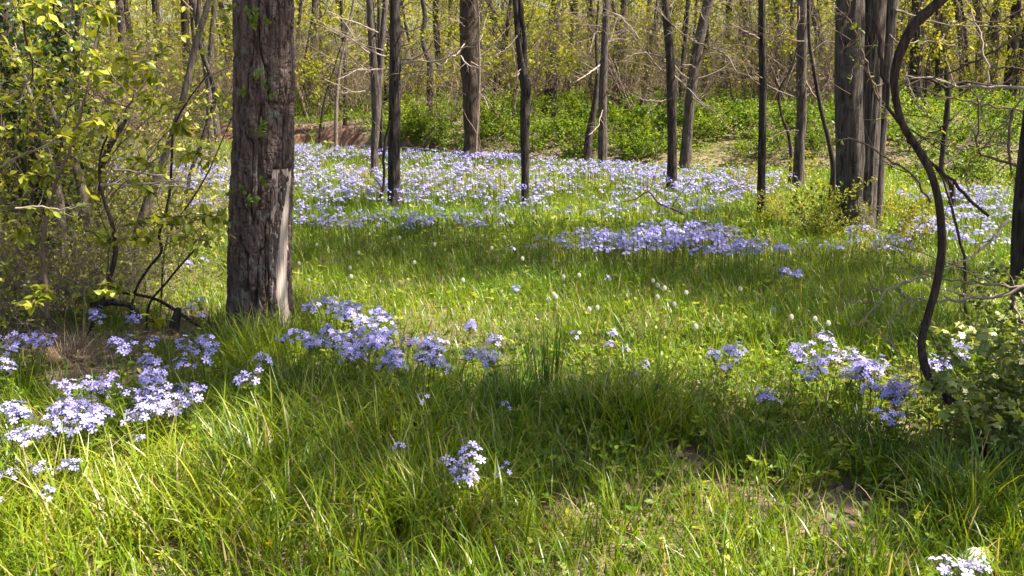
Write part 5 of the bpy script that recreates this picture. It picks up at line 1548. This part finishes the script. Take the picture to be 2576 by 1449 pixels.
# ------------------------------------------------------------------ the wood behind
US = [shrub_mesh(640 + k, 3.4, 6, .5, 3, 5, (.06, .11), 'diam', M_SPRINGFAR, [M_TWIGBR, M_TWIGBR, M_TWIGDK][k % 3], .11, [.8, 1, .9, 1, .8, 1][k], .016, .05, 2, .1, (.35, .6), .34, [.56, .47, .52, .48, .54, .5][k]) for k in range(6)]
BR = [shrub_mesh(660 + k, 3.0, 9, .95, 3, 6, (.05, .09), 'diam', M_SPRINGFAR, M_BRUSH, .25, .3, .022, -.02, 1, .1, (.4, .65), .4) for k in range(3)]


def small_tree(seed, h=8.0, r=.06, keep=.7):
    rg = rng(seed)
    tb = Tubes(); an = []
    P = [np.array([0, 0, -.15])]
    d = np.array([rg.normal() * .06, rg.normal() * .06, 1])
    for q in range(9):
        d = norm(d + rg.normal(size=3) * .09 + [0, 0, .1])
        P.append(P[-1] + d * h / 9)
    P = np.array(P)
    R_ = np.linspace(r, r * .2, 10)
    tm = trunk_mesh(P, R_, M_BARKDK, 10, .25, .08, 20, 2, seed)
    for q in range(18):
        t = 1.2 + 7.6 * (q + rg.rand()) / 18
        i = int(t)
        a = rg.rand() * 6.28
        grow(tb, P[i] + (P[min(i + 1, 9)] - P[i]) * (t - i), [math.cos(a), math.sin(a), .45 + .4 * rg.rand()], h * (.12 + .12 * rg.rand()), R_[i] * .4, 2, rg, .03, .35, 4, (.4, 1), (.4, .65), an, 6, .15)
    mb = MB(); tb.into(mb)
    lm = MB(); leaves_on(lm, an, rg, (.07, .13), 'diam', 1, .2, 3, clump=.62 - .14 * keep)
    return tm, mb.build('branches', M_TWIGDK if seed % 2 else M_TWIGBR, smooth=True), lm.build('crown', M_SPRINGFAR)


ST = [small_tree(680 + k, 7.5 + k * .5, .05 + .012 * k, [.55, .9, .7, 1, .8][k]) for k in range(5)]
sector = lambda u: 'left of the furrowed tree' if u < 640 else 'right of the furrowed tree' if u < 1185 else 'beyond the knotted slim tree' if u < 1740 else 'beyond the leaning bare tree' if u < 2140 else 'right of the triple-stemmed tree'
rgb_ = rng(1234)
cnt = 0
for k in range(210):
    y = 24 + 44 * (k / 210.0) ** 1.1
    u = -350 + 3280 * ((k * .6180339 + .08 * rgb_.rand()) % 1.0)
    x = (u - CX) / FPX * y
    if creek_s(x, y) < 3.0:
        y = y + 3.0 - float(creek_s(x, y)) + 2 * rgb_.rand(); x = (u - CX) / FPX * y
    sc = .75 + .5 * rgb_.rand()
    # the twiggy tan thicket lies left of the middle
    pick = [0, 0, 2, 4][rgb_.randint(4)] if 640 < u < 1000 else rgb_.randint(6)
    w = sector(u) + (', near the creek' if y < 40 else ', deep in the wood')
    brush = rgb_.rand() < (.62 if 640 < u < 1020 or 1720 < u < 2120 or 200 < u < 560 else .34)
    put_shrub(BR[k % 3] if brush else US[pick], np.array([x, y, float(H(x, y))]), rgb_.rand() * 6.28, sc, 'tall twiggy bush in young leaf ' + w, 'tall bushes ' + w)
for k in range(95):
    y = 27 + 50 * (k / 95.0)
    u = -350 + 3280 * ((k * .6180339 * 3 + .3 + .1 * rgb_.rand()) % 1.0)
    if 740 < u < 900 and rgb_.rand() < .75:
        continue
    x = (u - CX) / FPX * y
    if creek_s(x, y) < 3.0:
        y = y + 3.5 - float(creek_s(x, y)); x = (u - CX) / FPX * y
    w = sector(u) + (', near the creek' if y < 45 else ', deep in the wood')
    t = thing('tree', 'slender young tree in leaf ' + w, 'tree', [x, y, float(H(x, y))], 'slender young trees ' + w)
    t.rotation_euler = (0, 0, rgb_.rand() * 6.28)
    s = .75 + .55 * rgb_.rand(); t.scale = (s, s, s)
    tm, bm_, cm = ST[rgb_.randint(5)]
    link('trunk', tm, t); link('branches', bm_, t); link('crown', cm, t)
# bigger dark trunks deep in the wood
BT = []
for k in range(6):
    rg = rng(1300 + k)
    P = [np.array([0, 0, -.2])]
    d = np.array([rg.normal() * .08, rg.normal() * .08, 1])
    for q in range(6):
        d = norm(d + rg.normal(size=3) * .07 + [0, 0, .1]); P.append(P[-1] + d * 2.0)
    P = np.array(P)
    mb = MB(); trunk_mesh(P, np.linspace(.2, .1, 7), None, 14, .2, .1, 14, 1.6, k, None, .07, mb)
    tb = Tubes(); an = []
    for q in range(9):
        i = rg.randint(2, 7); a = rg.rand() * 6.28
        grow(tb, P[i], [math.cos(a), math.sin(a), .5], 1.6 + rg.rand(), .03, 2, rg, .04, .35, 4, (.4, 1), (.4, .65), an, 6, .2)
    tb.into(mb, 1); lm = MB(); leaves_on(lm, an, rg, (.07, .12), 'diam', .6, .2, 1)
    n = 8000
    P = np.stack([rg.normal(size=n) * 2.4, rg.normal(size=n) * 2.4, 9 + 3.5 * rg.rand(n)], -1)
    leaves(lm, P, rg.normal(size=(n, 3)), rg.normal(size=(n, 3)) * .6 + [0, 0, 1], .1 + .08 * rg.rand(n), rg.rand(n), 'diam')
    BT.append((mb.build('trunk', [[M_BARKDK, M_SHAG, M_BARK][k % 3], M_TWIGBR], smooth=True), lm.build('crown', M_SPRINGFAR)))
for k, (u, y, s) in enumerate(((40, 20, .8), (250, 30, .9), (330, 34, .8), (420, 44, 1.0), (480, 38, .9), (560, 26, .6), (760, 60, .8), (905, 48, .7), (1020, 45, .8), (1110, 36, .7), (1160, 50, .9), (1215, 33, .6), (1262, 40, .7), (1340, 55, .9), (1440, 46, .8), (1478, 60, 1.0), (1580, 44, .7), (1600, 62, .9), (1660, 40, .7), (1708, 50, .8), (1800, 42, .9), (1835, 60, 1.0), (1880, 50, .8), (1945, 36, .6), (1975, 55, .9), (2060, 48, .9), (2085, 34, .7), (2275, 26, 1.0), (2300, 44, 1.0), (2340, 33, .8), (2400, 36, 1.0), (2412, 55, 1.0), (2470, 40, 1.0), (2510, 30, .9), (2545, 50, 1.1), (2620, 36, 1.0), (2700, 30, 1.0), (-60, 26, 1.0), (-160, 36, 1.0), (150, 48, 1.0), (620, 52, 1.0), (790, 40, .8), (980, 34, .7), (1050, 60, 1.1), (1130, 62, 1.0), (1300, 48, .9), (1415, 36, .6), (1530, 52, 1.0), (1625, 54, .9), (1760, 34, .6), (1860, 38, .6), (2010, 42, .9), (2110, 52, 1.0), (2230, 50, .9), (2440, 46, 1.0), (2580, 44, 1.0), (370, 52, 1.0), (80, 38, 1.0))):
    x = (u - CX) / FPX * y
    w = sector(u)
    t = thing('tree', 'dark trunk far back in the wood ' + w, 'tree', [x, y, float(H(x, y))], 'dark far trunks ' + w)
    t.rotation_euler = (0, 0, k * 2.4)
    t.scale = (s, s, 1.0)
    for nm, me in zip(('trunk', 'crown'), BT[k % 6]):
        link(nm, me, t)


def woodland():
    """the farthest wood, one mass"""
    rg = rng(1400)
    mb = MB(); tb = Tubes()
    for q in range(90):
        y = 72 + 55 * rg.rand(); x = (rg.rand() * 2 - 1) * (.66 * y + 8)
        z = float(H(x, y))
        h = 10 + 6 * rg.rand(); ln = rg.normal(size=2) * .5
        tb.add(np.array([[x, y, z - .2], [x + ln[0] * .4, y, z + h * .4], [x + ln[0], y + ln[1], z + h]]), np.array([.2, .14, .05]) * (.5 + .8 * rg.rand()), 7, .3 * rg.rand())
    tb.into(mb, 2); tb = Tubes()
    for q in range(30000):
        y = 70 + 55 * rg.rand(); x = (rg.rand() * 2 - 1) * (.66 * y + 8)
        z = float(1.15) + 12 * rg.rand()
        d = rg.normal(size=3) * [1, 1, .8]
        tb.add(np.array([[x, y, z], [x, y, z] + d * .6 + rg.normal(size=3) * .1, [x, y, z] + d * 1.3]), np.array([.02, .014, .006]), 3, rg.rand())
    tb.into(mb, 0)
    nb = 8000
    y = 70 + 58 * rg.rand(nb); x = (rg.rand(nb) * 2 - 1) * (.66 * y + 8)
    z = 1.2 + 13 * rg.rand(nb) ** .75
    n = 300000
    bi = rg.randint(0, nb, n)
    P = np.stack([x, y, z], -1)[bi] + rg.normal(size=(n, 3)) * np.array([.7, .7, .45])
    P[:, 2] = np.maximum(P[:, 2], 1.15)
    br = rg.rand(nb)[bi]
    leaves(mb, P, rg.normal(size=(n, 3)), rg.normal(size=(n, 3)) * .6 + [0, 0, 1], .17 + .16 * rg.rand(n), np.clip(.6 * br + .4 * rg.rand(n), 0, 1), 'diam', 1)
    link('woodland', mb.build('woodland', [M_TWIGBR, M_SPRINGFAR, M_BARKDK]), kind='stuff', label='mass of young leaves and twigs closing off the wood in the distance', cat='woodland')


woodland()
print('objects', len(bpy.data.objects))
